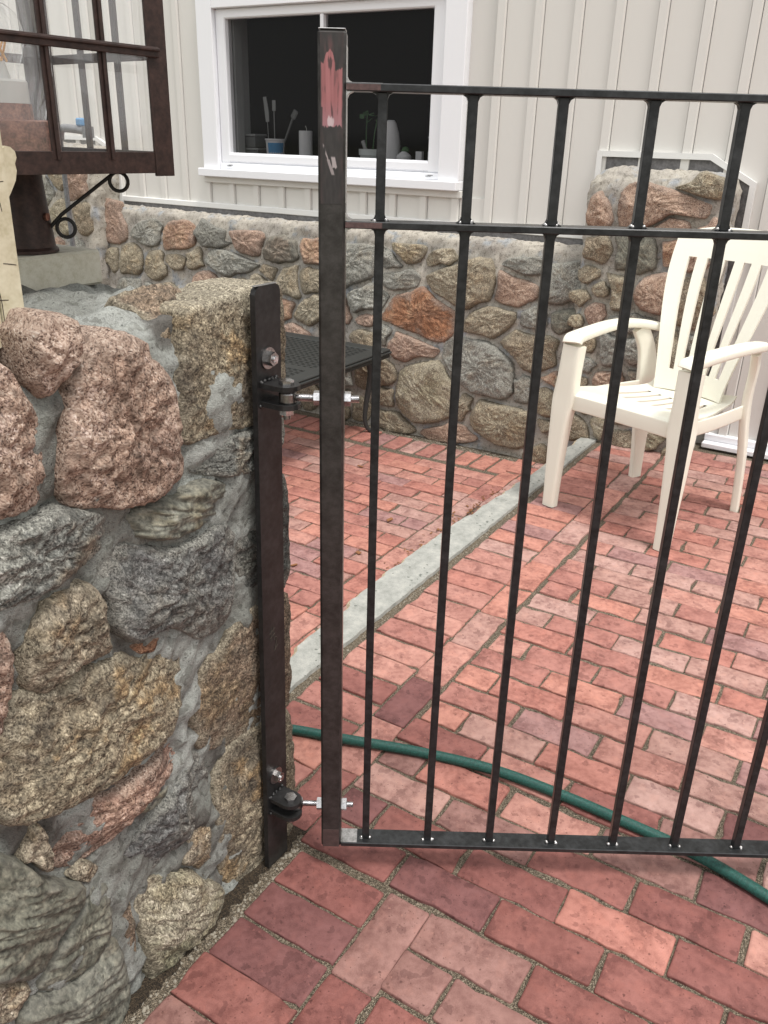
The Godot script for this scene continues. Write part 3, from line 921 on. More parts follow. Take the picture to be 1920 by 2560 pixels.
# ---------------------------------------------------------------- foundation and pier
func foundation() -> void:
	var w := thing("foundation_wall", "old fieldstone foundation wall with smeared mortar under the vinyl siding", "stone wall", W(3.80, 0, 0))
	w.transform.basis = Basis(Vector3.RIGHT, Vector3(0, 1, -0.1), Vector3(0, 0, 1))
	w.transform.basis = Basis(Vector3.RIGHT, Vector3(0, 1, -0.1).normalized(), Vector3.RIGHT.cross(Vector3(0, 1, -0.1).normalized()))
	mortar_block("mortar", Vector3(-5.8, -0.3, -0.42), Vector3(-1.1, 0.862, -0.014), 0.05, 0.013, 0.014, [Color(.47, .435, .385), Color(.60, .555, .48), Color(.43, .45, .465)], w, [[2, 1], [1, 1], [0, 1]])
	stone(w, "dark", 0.031, 0.03, 100, [-3.695, 0.742, -3.664, 0.787, -3.633, 0.831, -3.581, 0.813, -3.532, 0.790, -3.459, 0.775, -3.464, 0.693, -3.419, 0.707, -3.394, 0.712, -3.443, 0.688, -3.494, 0.671, -3.548, 0.672, -3.626, 0.669, -3.664, 0.714], 1)
	stone(w, "pink2", 0.040, 0.03, 101, [-3.428, 0.771, -3.351, 0.784, -3.307, 0.789, -3.263, 0.790, -3.218, 0.792, -3.174, 0.785, -3.158, 0.759, -3.179, 0.713, -3.191, 0.658, -3.246, 0.647, -3.290, 0.653, -3.334, 0.659, -3.373, 0.680, -3.395, 0.715], 1)
	stone(w, "redbrown", 0.040, 0.03, 102, [-3.171, 0.678, -3.149, 0.719, -3.132, 0.762, -3.084, 0.776, -3.048, 0.785, -3.007, 0.773, -2.945, 0.756, -2.930, 0.707, -2.916, 0.667, -2.955, 0.642, -3.009, 0.636, -3.060, 0.624, -3.103, 0.631, -3.155, 0.639], 1)
	stone(w, "orange2", 0.031, 0.03, 103, [-2.916, 0.732, -2.895, 0.775, -2.830, 0.775, -2.793, 0.786, -2.754, 0.782, -2.716, 0.779, -2.703, 0.747, -2.695, 0.709, -2.709, 0.679, -2.729, 0.640, -2.776, 0.645, -2.818, 0.644, -2.881, 0.642, -2.899, 0.687], 1)
	stone(w, "gray", 0.040, 0.03, 104, [-3.611, 0.601, -3.565, 0.653, -3.509, 0.670, -3.447, 0.667, -3.384, 0.658, -3.324, 0.642, -3.263, 0.630, -3.196, 0.610, -3.229, 0.579, -3.275, 0.552, -3.348, 0.540, -3.434, 0.510, -3.517, 0.543, -3.585, 0.568], 1)
	stone(w, "brown", 0.022, 0.03, 105, [-3.196, 0.579, -3.179, 0.591, -3.172, 0.612, -3.143, 0.616, -3.120, 0.609, -3.095, 0.606, -3.069, 0.601, -3.063, 0.586, -3.076, 0.565, -3.082, 0.550, -3.098, 0.526, -3.141, 0.549, -3.157, 0.561, -3.175, 0.566], 1)
	stone(w, "tan", 0.031, 0.03, 106, [-3.056, 0.550, -3.038, 0.579, -3.014, 0.611, -2.974, 0.617, -2.924, 0.632, -2.923, 0.581, -2.919, 0.548, -2.914, 0.514, -2.889, 0.464, -2.915, 0.441, -2.964, 0.455, -3.000, 0.461, -3.053, 0.467, -3.080, 0.509], 1)
	stone(w, "tan", 0.031, 0.03, 107, [-2.907, 0.570, -2.900, 0.607, -2.851, 0.628, -2.804, 0.622, -2.764, 0.621, -2.727, 0.603, -2.705, 0.579, -2.680, 0.534, -2.731, 0.504, -2.782, 0.496, -2.820, 0.489, -2.864, 0.476, -2.887, 0.495, -2.897, 0.532], 1)
	stone(w, "orange2", 0.022, 0.03, 108, [-3.083, 0.441, -3.044, 0.443, -3.005, 0.437, -2.976, 0.432, -2.951, 0.432, -2.932, 0.418, -2.945, 0.385, -2.954, 0.363, -2.957, 0.335, -2.988, 0.322, -3.024, 0.305, -3.049, 0.325, -3.070, 0.366, -3.079, 0.409], 1)
	stone(w, "tan", 0.031, 0.03, 109, [-2.939, 0.351, -2.920, 0.379, -2.905, 0.415, -2.865, 0.452, -2.824, 0.467, -2.791, 0.491, -2.759, 0.488, -2.706, 0.474, -2.718, 0.431, -2.729, 0.384, -2.763, 0.339, -2.824, 0.307, -2.869, 0.319, -2.907, 0.331], 1)
	stone(w, "gray", 0.031, 0.03, 110, [-4.231, 0.690, -4.210, 0.738, -4.148, 0.774, -4.108, 0.786, -4.067, 0.795, -4.026, 0.805, -3.991, 0.795, -3.950, 0.769, -3.973, 0.723, -3.975, 0.674, -4.003, 0.643, -4.067, 0.631, -4.133, 0.646, -4.186, 0.670], 1)
	stone(w, "orange2", 0.031, 0.03, 111, [-3.947, 0.731, -3.915, 0.775, -3.875, 0.800, -3.823, 0.807, -3.771, 0.814, -3.721, 0.804, -3.684, 0.779, -3.690, 0.727, -3.689, 0.676, -3.743, 0.649, -3.805, 0.636, -3.859, 0.635, -3.935, 0.624, -3.949, 0.674], 1)
	stone(w, "tan", 0.022, 0.03, 112, [-3.749, 0.601, -3.756, 0.621, -3.721, 0.633, -3.694, 0.649, -3.661, 0.672, -3.636, 0.645, -3.634, 0.608, -3.629, 0.585, -3.613, 0.563, -3.646, 0.552, -3.686, 0.532, -3.733, 0.531, -3.752, 0.546, -3.741, 0.582], 1)
	stone(w, "tan", 0.022, 0.03, 113, [-3.930, 0.565, -3.928, 0.578, -3.919, 0.601, -3.866, 0.610, -3.838, 0.612, -3.805, 0.611, -3.776, 0.601, -3.762, 0.590, -3.767, 0.572, -3.778, 0.545, -3.802, 0.517, -3.865, 0.515, -3.904, 0.543, -3.922, 0.557], 1)
	stone(w, "pink2", 0.022, 0.03, 114, [-4.584, 0.768, -4.542, 0.821, -4.501, 0.873, -4.448, 0.899, -4.381, 0.893, -4.320, 0.882, -4.312, 0.815, -4.262, 0.745, -4.262, 0.663, -4.327, 0.628, -4.410, 0.628, -4.476, 0.638, -4.542, 0.649, -4.568, 0.703], 1)
	stone(w, "gray", 0.036, 0.03, 115, [-2.600, 0.773, -2.537, 0.774, -2.478, 0.778, -2.413, 0.765, -2.409, 0.693, -2.422, 0.623, -2.488, 0.583, -2.542, 0.567, -2.614, 0.530, -2.678, 0.564, -2.703, 0.608, -2.705, 0.668, -2.706, 0.727, -2.684, 0.774], 1)
	stone(w, "gold", 0.027, 0.03, 116, [-2.322, 0.796, -2.287, 0.797, -2.252, 0.798, -2.218, 0.799, -2.183, 0.800, -2.148, 0.801, -2.121, 0.788, -2.126, 0.766, -2.133, 0.746, -2.162, 0.712, -2.229, 0.698, -2.266, 0.727, -2.291, 0.743, -2.320, 0.762], 1)
	stone(w, "tan", 0.031, 0.03, 117, [-2.104, 0.758, -2.083, 0.775, -2.054, 0.787, -2.028, 0.793, -2.000, 0.794, -1.972, 0.795, -1.956, 0.775, -1.935, 0.752, -1.964, 0.731, -1.983, 0.712, -2.010, 0.715, -2.038, 0.718, -2.099, 0.699, -2.119, 0.724], 1)
	stone(w, "tan", 0.049, 0.03, 118, [-2.114, 0.646, -2.034, 0.694, -1.974, 0.711, -1.915, 0.737, -1.831, 0.769, -1.756, 0.763, -1.731, 0.695, -1.727, 0.629, -1.744, 0.571, -1.807, 0.545, -1.863, 0.509, -1.939, 0.528, -2.002, 0.553, -2.069, 0.583], 1)
	stone(w, "gray", 0.040, 0.03, 119, [-2.570, 0.471, -2.582, 0.513, -2.529, 0.544, -2.486, 0.557, -2.443, 0.586, -2.379, 0.561, -2.330, 0.542, -2.319, 0.524, -2.345, 0.480, -2.365, 0.457, -2.418, 0.446, -2.464, 0.442, -2.530, 0.415, -2.550, 0.437], 1)
	stone(w, "orange", 0.022, 0.03, 120, [-2.365, 0.408, -2.318, 0.483, -2.279, 0.540, -2.197, 0.563, -2.119, 0.600, -2.040, 0.545, -1.964, 0.515, -1.890, 0.473, -1.914, 0.391, -1.973, 0.337, -2.044, 0.332, -2.122, 0.355, -2.202, 0.367, -2.284, 0.387], 1)
	stone(w, "pink2", 0.022, 0.03, 121, [-2.520, 0.385, -2.493, 0.408, -2.466, 0.416, -2.452, 0.424, -2.434, 0.421, -2.412, 0.421, -2.389, 0.417, -2.391, 0.390, -2.403, 0.369, -2.414, 0.356, -2.434, 0.354, -2.452, 0.350, -2.467, 0.355, -2.499, 0.360], 1)
	stone(w, "pink2", 0.027, 0.03, 122, [-2.302, 0.286, -2.270, 0.324, -2.257, 0.354, -2.183, 0.343, -2.138, 0.333, -2.091, 0.321, -2.036, 0.309, -1.990, 0.291, -2.017, 0.250, -2.089, 0.244, -2.132, 0.232, -2.187, 0.200, -2.256, 0.213, -2.304, 0.242], 1)
	stone(w, "gray", 0.031, 0.03, 123, [-1.667, 0.778, -1.640, 0.784, -1.613, 0.790, -1.586, 0.792, -1.558, 0.793, -1.530, 0.795, -1.487, 0.774, -1.490, 0.736, -1.507, 0.717, -1.553, 0.706, -1.596, 0.712, -1.625, 0.717, -1.657, 0.729, -1.706, 0.745], 1)
	stone(w, "pinktan", 0.022, 0.03, 124, [-1.715, 0.662, -1.715, 0.718, -1.662, 0.705, -1.619, 0.691, -1.569, 0.686, -1.509, 0.665, -1.492, 0.625, -1.512, 0.599, -1.551, 0.576, -1.591, 0.554, -1.639, 0.557, -1.678, 0.562, -1.720, 0.578, -1.714, 0.622], 1)
	stone(w, "gray", 0.044, 0.03, 125, [-1.455, 0.591, -1.474, 0.643, -1.481, 0.710, -1.461, 0.769, -1.393, 0.783, -1.342, 0.793, -1.292, 0.800, -1.251, 0.768, -1.210, 0.737, -1.213, 0.688, -1.251, 0.654, -1.295, 0.628, -1.343, 0.604, -1.394, 0.588], 1)
	stone(w, "tan", 0.036, 0.03, 126, [-1.868, 0.461, -1.835, 0.503, -1.789, 0.530, -1.748, 0.543, -1.700, 0.543, -1.656, 0.535, -1.599, 0.530, -1.596, 0.496, -1.616, 0.458, -1.650, 0.427, -1.700, 0.388, -1.757, 0.397, -1.802, 0.399, -1.868, 0.407], 1)
	stone(w, "gray", 0.031, 0.03, 127, [-1.573, 0.504, -1.574, 0.533, -1.540, 0.554, -1.517, 0.569, -1.489, 0.589, -1.467, 0.569, -1.446, 0.545, -1.440, 0.518, -1.435, 0.486, -1.463, 0.462, -1.490, 0.462, -1.514, 0.462, -1.537, 0.465, -1.569, 0.473], 1)
	stone(w, "green", 0.036, 0.03, 128, [-1.418, 0.507, -1.420, 0.548, -1.384, 0.566, -1.349, 0.576, -1.314, 0.583, -1.281, 0.574, -1.249, 0.561, -1.218, 0.545, -1.209, 0.518, -1.242, 0.505, -1.274, 0.493, -1.308, 0.486, -1.366, 0.453, -1.404, 0.469], 1)
	stone(w, "brown", 0.031, 0.03, 129, [-1.668, 0.381, -1.620, 0.425, -1.589, 0.452, -1.530, 0.439, -1.483, 0.438, -1.416, 0.445, -1.360, 0.426, -1.374, 0.365, -1.359, 0.309, -1.415, 0.276, -1.464, 0.253, -1.530, 0.266, -1.574, 0.310, -1.614, 0.337], 1)
	stone(w, "gray", 0.049, 0.03, 130, [-1.956, 0.340, -1.897, 0.372, -1.808, 0.374, -1.726, 0.374, -1.644, 0.335, -1.584, 0.287, -1.564, 0.219, -1.563, 0.144, -1.609, 0.097, -1.691, 0.101, -1.780, 0.103, -1.860, 0.148, -1.926, 0.199, -1.977, 0.266], 1)
	stone(w, "gray", 0.036, 0.03, 131, [-1.348, 0.367, -1.308, 0.388, -1.278, 0.400, -1.245, 0.403, -1.211, 0.405, -1.178, 0.408, -1.155, 0.387, -1.154, 0.361, -1.176, 0.335, -1.198, 0.310, -1.226, 0.305, -1.258, 0.314, -1.291, 0.323, -1.320, 0.335], 1)
	stone(w, "orange2", 0.022, 0.03, 132, [-1.431, 0.240, -1.399, 0.256, -1.377, 0.275, -1.353, 0.284, -1.327, 0.243, -1.310, 0.237, -1.295, 0.230, -1.296, 0.212, -1.297, 0.194, -1.311, 0.193, -1.329, 0.196, -1.346, 0.201, -1.360, 0.212, -1.396, 0.222], 1)
	stone(w, "pale", 0.058, 0.03, 133, [-2.225, 0.067, -2.213, 0.154, -2.143, 0.202, -2.071, 0.223, -1.990, 0.241, -1.927, 0.171, -1.864, 0.123, -1.866, 0.042, -1.879, -0.034, -1.936, -0.070, -2.009, -0.100, -2.096, -0.109, -2.162, -0.078, -2.217, -0.017], 1)
	stone(w, "tan", 0.027, 0.03, 134, [-1.871, 0.034, -1.852, 0.043, -1.836, 0.094, -1.805, 0.090, -1.773, 0.078, -1.788, 0.031, -1.778, 0.015, -1.795, 0.002, -1.806, -0.018, -1.826, -0.053, -1.853, -0.051, -1.867, -0.027, -1.869, -0.008, -1.870, 0.013], 1)
	stone(w, "gold", 0.049, 0.03, 135, [-1.783, -0.025, -1.762, 0.036, -1.741, 0.081, -1.668, 0.077, -1.596, 0.075, -1.510, 0.072, -1.441, 0.051, -1.421, -0.016, -1.430, -0.085, -1.476, -0.122, -1.521, -0.139, -1.607, -0.135, -1.698, -0.107, -1.759, -0.074], 1)
	stone(w, "gold", 0.036, 0.03, 136, [-1.454, 0.092, -1.438, 0.138, -1.433, 0.179, -1.403, 0.199, -1.362, 0.188, -1.330, 0.174, -1.298, 0.159, -1.279, 0.135, -1.273, 0.100, -1.275, 0.070, -1.309, 0.064, -1.344, 0.058, -1.379, 0.052, -1.414, 0.063], 1)
	stone(w, "tan", 0.027, 0.03, 137, [-1.414, 0.038, -1.380, 0.037, -1.358, 0.038, -1.336, 0.038, -1.314, 0.039, -1.292, 0.037, -1.272, 0.027, -1.269, 0.017, -1.288, 0.006, -1.307, -0.005, -1.329, -0.002, -1.380, -0.029, -1.398, -0.006, -1.413, 0.017], 1)
	stone(w, "orange2", 0.031, 0.03, 138, [-1.156, 0.048, -1.152, 0.067, -1.149, 0.086, -1.142, 0.102, -1.124, 0.105, -1.105, 0.109, -1.086, 0.112, -1.074, 0.107, -1.071, 0.088, -1.068, 0.069, -1.081, 0.062, -1.100, 0.059, -1.119, 0.055, -1.137, 0.052], 1)
	stone(w, "brown", 0.031, 0.03, 139, [-2.520, 0.191, -2.464, 0.199, -2.394, 0.210, -2.316, 0.205, -2.255, 0.175, -2.232, 0.138, -2.234, 0.091, -2.268, 0.065, -2.318, 0.053, -2.364, 0.029, -2.439, 0.013, -2.486, 0.030, -2.498, 0.068, -2.508, 0.124], 1)
	stone(w, "brown", 0.022, 0.03, 140, [-2.332, 0.050, -2.307, 0.046, -2.282, 0.043, -2.249, 0.048, -2.242, 0.026, -2.241, -0.005, -2.235, -0.046, -2.266, -0.052, -2.292, -0.054, -2.318, -0.052, -2.342, -0.053, -2.369, -0.043, -2.375, 0.002, -2.336, 0.026], 1)
	stone(w, "tan", 0.031, 0.03, 141, [-2.336, -0.078, -2.290, -0.079, -2.250, -0.070, -2.200, -0.075, -2.155, -0.106, -2.107, -0.131, -2.081, -0.154, -2.120, -0.178, -2.164, -0.181, -2.207, -0.184, -2.250, -0.187, -2.291, -0.179, -2.352, -0.170, -2.357, -0.119], 1)
	stone(w, "pinktan", 0.022, 0.03, 142, [-2.057, -0.162, -2.051, -0.136, -1.979, -0.110, -1.931, -0.094, -1.879, -0.064, -1.808, -0.071, -1.769, -0.097, -1.719, -0.124, -1.749, -0.148, -1.815, -0.169, -1.874, -0.181, -1.920, -0.184, -1.965, -0.186, -2.009, -0.185], 1)
	stone(w, "gray", 0.022, 0.03, 143, [-1.565, 0.213, -1.543, 0.209, -1.524, 0.241, -1.479, 0.232, -1.442, 0.219, -1.459, 0.176, -1.463, 0.146, -1.465, 0.120, -1.475, 0.105, -1.503, 0.097, -1.550, 0.102, -1.553, 0.147, -1.559, 0.168, -1.562, 0.190], 1)
	stone(w, "brown", 0.022, 0.03, 144, [-2.553, 0.285, -2.537, 0.313, -2.497, 0.336, -2.464, 0.340, -2.443, 0.337, -2.422, 0.332, -2.400, 0.326, -2.393, 0.309, -2.379, 0.283, -2.374, 0.254, -2.412, 0.234, -2.459, 0.227, -2.499, 0.234, -2.530, 0.261], 1)
	stone(w, "gray", 0.022, 0.03, 145, [-2.375, 0.775, -2.341, 0.755, -2.320, 0.747, -2.305, 0.729, -2.287, 0.712, -2.252, 0.687, -2.260, 0.678, -2.273, 0.674, -2.295, 0.675, -2.318, 0.672, -2.358, 0.665, -2.384, 0.691, -2.391, 0.718, -2.390, 0.754], 1)
	stone(w, "gray", 0.022, 0.03, 146, [-2.386, 0.636, -2.332, 0.648, -2.287, 0.653, -2.258, 0.659, -2.207, 0.680, -2.161, 0.663, -2.137, 0.637, -2.154, 0.595, -2.192, 0.582, -2.221, 0.572, -2.251, 0.569, -2.293, 0.559, -2.340, 0.569, -2.375, 0.593], 1)
	stone(w, "brown", 0.031, 0.03, 147, [-2.702, -0.042, -2.655, -0.032, -2.613, -0.020, -2.572, -0.007, -2.519, -0.009, -2.523, -0.076, -2.520, -0.116, -2.520, -0.169, -2.569, -0.188, -2.610, -0.191, -2.654, -0.188, -2.688, -0.176, -2.717, -0.142, -2.700, -0.088], 1)
	stone(w, "gray", 0.031, 0.03, 148, [-2.779, 0.123, -2.725, 0.145, -2.652, 0.133, -2.605, 0.146, -2.541, 0.177, -2.530, 0.115, -2.522, 0.063, -2.509, 0.017, -2.577, 0.010, -2.619, -0.006, -2.662, -0.015, -2.714, -0.009, -2.757, 0.011, -2.785, 0.060], 1)
	stone(w, "brown", 0.021, 0.03, 149, [-1.332, -0.164, -1.331, -0.132, -1.340, -0.096, -1.381, -0.081, -1.422, -0.108, -1.447, -0.126, -1.468, -0.145, -1.469, -0.171, -1.462, -0.191, -1.443, -0.208, -1.420, -0.209, -1.395, -0.208, -1.372, -0.201, -1.354, -0.185], 1)
	stone(w, "tan", 0.023, 0.03, 150, [-2.722, -0.068, -2.725, -0.033, -2.757, -0.015, -2.786, 0.019, -2.831, 0.012, -2.858, -0.011, -2.880, -0.038, -2.905, -0.072, -2.877, -0.099, -2.854, -0.122, -2.830, -0.169, -2.781, -0.168, -2.743, -0.139, -2.727, -0.101], 1)
	stone(w, "gray", 0.025, 0.03, 151, [-3.033, 0.143, -3.062, 0.185, -3.092, 0.225, -3.144, 0.252, -3.197, 0.240, -3.244, 0.238, -3.248, 0.183, -3.246, 0.148, -3.252, 0.106, -3.236, 0.056, -3.190, 0.040, -3.140, 0.026, -3.096, 0.059, -3.058, 0.101], 1)
	stone(w, "tan", 0.025, 0.03, 152, [-3.852, 0.176, -3.885, 0.213, -3.908, 0.243, -3.942, 0.277, -3.992, 0.282, -4.037, 0.254, -4.076, 0.217, -4.073, 0.164, -4.071, 0.120, -4.033, 0.084, -3.988, 0.055, -3.935, 0.048, -3.894, 0.083, -3.866, 0.128], 1)
	stone(w, "pale", 0.025, 0.03, 153, [-4.027, 0.015, -4.051, 0.066, -4.088, 0.102, -4.134, 0.100, -4.170, 0.089, -4.202, 0.080, -4.247, 0.055, -4.261, 0.002, -4.247, -0.044, -4.187, -0.052, -4.150, -0.058, -4.113, -0.059, -4.078, -0.048, -4.036, -0.035], 1)
	stone(w, "gold", 0.021, 0.03, 154, [-3.925, 0.529, -3.953, 0.556, -3.945, 0.599, -3.981, 0.624, -4.026, 0.617, -4.065, 0.607, -4.093, 0.569, -4.099, 0.524, -4.101, 0.484, -4.072, 0.450, -4.034, 0.437, -3.986, 0.440, -3.945, 0.459, -3.918, 0.483], 1)
	stone(w, "tan", 0.025, 0.03, 155, [-4.269, 0.126, -4.281, 0.162, -4.300, 0.211, -4.349, 0.239, -4.403, 0.241, -4.419, 0.189, -4.434, 0.155, -4.440, 0.120, -4.434, 0.087, -4.420, 0.051, -4.388, 0.047, -4.348, 0.034, -4.292, 0.041, -4.256, 0.080], 1)
	stone(w, "gray", 0.025, 0.03, 156, [-3.488, 0.267, -3.493, 0.304, -3.499, 0.348, -3.558, 0.339, -3.597, 0.333, -3.637, 0.335, -3.691, 0.316, -3.692, 0.268, -3.687, 0.218, -3.652, 0.176, -3.595, 0.179, -3.559, 0.182, -3.520, 0.198, -3.481, 0.228], 1)
	stone(w, "gray", 0.025, 0.03, 157, [-3.449, -0.054, -3.448, -0.004, -3.485, 0.030, -3.538, 0.031, -3.580, 0.026, -3.626, 0.029, -3.650, -0.011, -3.672, -0.055, -3.667, -0.103, -3.630, -0.140, -3.581, -0.160, -3.528, -0.167, -3.508, -0.111, -3.486, -0.087], 1)
	stone(w, "gray", 0.021, 0.03, 158, [-2.552, 0.208, -2.565, 0.250, -2.590, 0.286, -2.636, 0.270, -2.661, 0.263, -2.685, 0.256, -2.739, 0.253, -2.745, 0.216, -2.734, 0.173, -2.693, 0.156, -2.665, 0.156, -2.639, 0.162, -2.614, 0.170, -2.584, 0.178], 1)
	stone(w, "gold", 0.021, 0.03, 159, [-3.956, -0.124, -3.970, -0.084, -3.998, -0.055, -4.046, -0.059, -4.077, -0.073, -4.101, -0.081, -4.120, -0.100, -4.127, -0.124, -4.122, -0.145, -4.109, -0.169, -4.078, -0.168, -4.051, -0.168, -4.018, -0.169, -3.970, -0.164], 1)
	stone(w, "tan", 0.025, 0.03, 160, [-2.969, -0.102, -2.973, -0.063, -3.011, -0.032, -3.047, 0.012, -3.106, 0.012, -3.156, -0.001, -3.153, -0.062, -3.164, -0.094, -3.184, -0.146, -3.131, -0.169, -3.088, -0.173, -3.054, -0.180, -3.016, -0.168, -2.991, -0.134], 1)
	stone(w, "gray", 0.018, 0.03, 161, [-4.140, -0.116, -4.145, -0.099, -4.155, -0.084, -4.171, -0.077, -4.188, -0.078, -4.219, -0.068, -4.252, -0.084, -4.258, -0.119, -4.250, -0.152, -4.221, -0.170, -4.192, -0.169, -4.161, -0.169, -4.146, -0.147, -4.142, -0.133], 1)
	stone(w, "pinktan", 0.025, 0.03, 162, [-3.094, 0.372, -3.111, 0.422, -3.157, 0.449, -3.207, 0.450, -3.249, 0.448, -3.280, 0.428, -3.318, 0.408, -3.336, 0.375, -3.311, 0.336, -3.295, 0.291, -3.256, 0.259, -3.203, 0.266, -3.153, 0.283, -3.114, 0.324], 1)
	stone(w, "pink2", 0.020, 0.03, 163, [-2.564, 0.422, -2.573, 0.443, -2.588, 0.459, -2.601, 0.498, -2.640, 0.510, -2.680, 0.495, -2.688, 0.456, -2.693, 0.427, -2.703, 0.390, -2.662, 0.380, -2.637, 0.367, -2.606, 0.351, -2.563, 0.353, -2.545, 0.387], 1)
	stone(w, "tan", 0.025, 0.03, 164, [-3.645, 0.046, -3.665, 0.092, -3.673, 0.133, -3.717, 0.159, -3.771, 0.155, -3.825, 0.142, -3.855, 0.103, -3.873, 0.070, -3.863, 0.021, -3.833, -0.024, -3.789, -0.032, -3.744, -0.044, -3.693, -0.040, -3.671, 0.002], 1)
	stone(w, "pinktan", 0.024, 0.03, 165, [-3.478, 0.438, -3.492, 0.490, -3.527, 0.520, -3.574, 0.539, -3.624, 0.533, -3.665, 0.517, -3.705, 0.484, -3.707, 0.433, -3.694, 0.380, -3.654, 0.353, -3.611, 0.357, -3.578, 0.358, -3.537, 0.363, -3.491, 0.387], 1)
	stone(w, "tan", 0.022, 0.03, 166, [-3.319, 0.294, -3.337, 0.327, -3.356, 0.359, -3.383, 0.399, -3.427, 0.396, -3.470, 0.374, -3.479, 0.325, -3.468, 0.288, -3.465, 0.258, -3.451, 0.224, -3.419, 0.221, -3.381, 0.220, -3.339, 0.224, -3.304, 0.246], 1)
	stone(w, "gray", 0.023, 0.03, 167, [-3.351, 0.136, -3.364, 0.164, -3.370, 0.197, -3.412, 0.197, -3.450, 0.198, -3.488, 0.193, -3.526, 0.169, -3.505, 0.130, -3.497, 0.105, -3.487, 0.071, -3.452, 0.037, -3.403, 0.033, -3.358, 0.059, -3.345, 0.101], 1)
	stone(w, "pinktan", 0.023, 0.03, 168, [-3.177, -0.055, -3.173, -0.019, -3.197, 0.014, -3.242, 0.032, -3.294, 0.042, -3.335, 0.023, -3.369, -0.013, -3.362, -0.054, -3.329, -0.090, -3.312, -0.127, -3.281, -0.161, -3.230, -0.163, -3.196, -0.124, -3.188, -0.085], 1)
	stone(w, "tan", 0.018, 0.03, 169, [-3.253, 0.152, -3.265, 0.163, -3.272, 0.179, -3.284, 0.221, -3.319, 0.206, -3.343, 0.192, -3.339, 0.165, -3.343, 0.149, -3.339, 0.136, -3.329, 0.122, -3.321, 0.082, -3.280, 0.084, -3.270, 0.123, -3.264, 0.140], 1)
	stone(w, "gold", 0.021, 0.03, 170, [-3.333, -0.142, -3.347, -0.109, -3.366, -0.081, -3.401, -0.048, -3.444, -0.078, -3.465, -0.103, -3.488, -0.120, -3.508, -0.145, -3.492, -0.170, -3.461, -0.182, -3.434, -0.190, -3.406, -0.194, -3.379, -0.185, -3.358, -0.169], 1)
	stone(w, "tan", 0.018, 0.03, 171, [-3.261, 0.474, -3.270, 0.494, -3.278, 0.512, -3.303, 0.523, -3.332, 0.519, -3.361, 0.511, -3.397, 0.497, -3.406, 0.463, -3.394, 0.436, -3.364, 0.416, -3.328, 0.432, -3.306, 0.440, -3.289, 0.449, -3.272, 0.455], 1)
	stone(w, "gold", 0.025, 0.03, 172, [-3.700, -0.147, -3.709, -0.093, -3.749, -0.070, -3.792, -0.057, -3.837, -0.049, -3.890, -0.062, -3.927, -0.101, -3.930, -0.150, -3.878, -0.183, -3.856, -0.211, -3.826, -0.225, -3.793, -0.229, -3.762, -0.211, -3.747, -0.183], 1)
	stone(w, "gray", 0.025, 0.03, 173, [-4.142, 0.346, -4.138, 0.385, -4.142, 0.431, -4.200, 0.435, -4.243, 0.431, -4.290, 0.432, -4.338, 0.409, -4.359, 0.362, -4.350, 0.309, -4.313, 0.272, -4.262, 0.245, -4.210, 0.250, -4.165, 0.264, -4.142, 0.305], 1)
	stone(w, "brown", 0.018, 0.03, 174, [-2.602, 0.311, -2.627, 0.337, -2.650, 0.346, -2.668, 0.356, -2.691, 0.367, -2.716, 0.363, -2.733, 0.343, -2.756, 0.315, -2.752, 0.283, -2.716, 0.272, -2.687, 0.282, -2.672, 0.278, -2.658, 0.286, -2.644, 0.295], 1)
	stone(w, "gold", 0.019, 0.03, 175, [-2.377, -0.101, -2.371, -0.071, -2.396, -0.044, -2.433, -0.028, -2.475, -0.027, -2.499, -0.046, -2.497, -0.082, -2.495, -0.103, -2.497, -0.123, -2.497, -0.157, -2.470, -0.169, -2.436, -0.168, -2.397, -0.158, -2.381, -0.126], 1)
	stone(w, "brown", 0.020, 0.03, 176, [-4.097, 0.161, -4.099, 0.198, -4.119, 0.233, -4.161, 0.239, -4.194, 0.230, -4.235, 0.225, -4.269, 0.200, -4.256, 0.163, -4.247, 0.136, -4.241, 0.102, -4.202, 0.105, -4.175, 0.115, -4.149, 0.121, -4.102, 0.126], 1)
	stone(w, "brown", 0.022, 0.03, 177, [-2.842, 0.035, -2.836, 0.079, -2.865, 0.115, -2.911, 0.114, -2.946, 0.117, -2.987, 0.118, -3.019, 0.084, -3.032, 0.037, -3.013, 0.000, -2.982, -0.024, -2.953, -0.046, -2.915, -0.044, -2.891, -0.015, -2.874, 0.009], 1)
	stone(w, "gray", 0.023, 0.03, 178, [-3.718, 0.272, -3.723, 0.318, -3.757, 0.354, -3.800, 0.377, -3.838, 0.339, -3.861, 0.321, -3.882, 0.298, -3.899, 0.267, -3.880, 0.240, -3.858, 0.214, -3.828, 0.177, -3.785, 0.175, -3.739, 0.189, -3.715, 0.224], 1)
	stone(w, "pink2", 0.025, 0.03, 179, [-2.799, 0.224, -2.818, 0.273, -2.867, 0.293, -2.907, 0.305, -2.947, 0.313, -2.991, 0.297, -3.040, 0.271, -3.053, 0.221, -3.034, 0.180, -3.007, 0.140, -2.949, 0.141, -2.909, 0.138, -2.853, 0.136, -2.819, 0.175], 1)
	stone(w, "pale", 0.018, 0.03, 180, [-2.875, -0.136, -2.882, -0.121, -2.894, -0.111, -2.907, -0.097, -2.933, -0.071, -2.944, -0.106, -2.954, -0.122, -2.964, -0.139, -2.982, -0.165, -2.945, -0.168, -2.925, -0.167, -2.907, -0.168, -2.884, -0.169, -2.856, -0.161], 1)
	stone(w, "gold", 0.019, 0.03, 181, [-3.518, 0.103, -3.525, 0.124, -3.533, 0.144, -3.556, 0.158, -3.584, 0.157, -3.617, 0.158, -3.647, 0.138, -3.644, 0.109, -3.637, 0.079, -3.618, 0.051, -3.586, 0.050, -3.556, 0.052, -3.522, 0.052, -3.511, 0.075], 1)
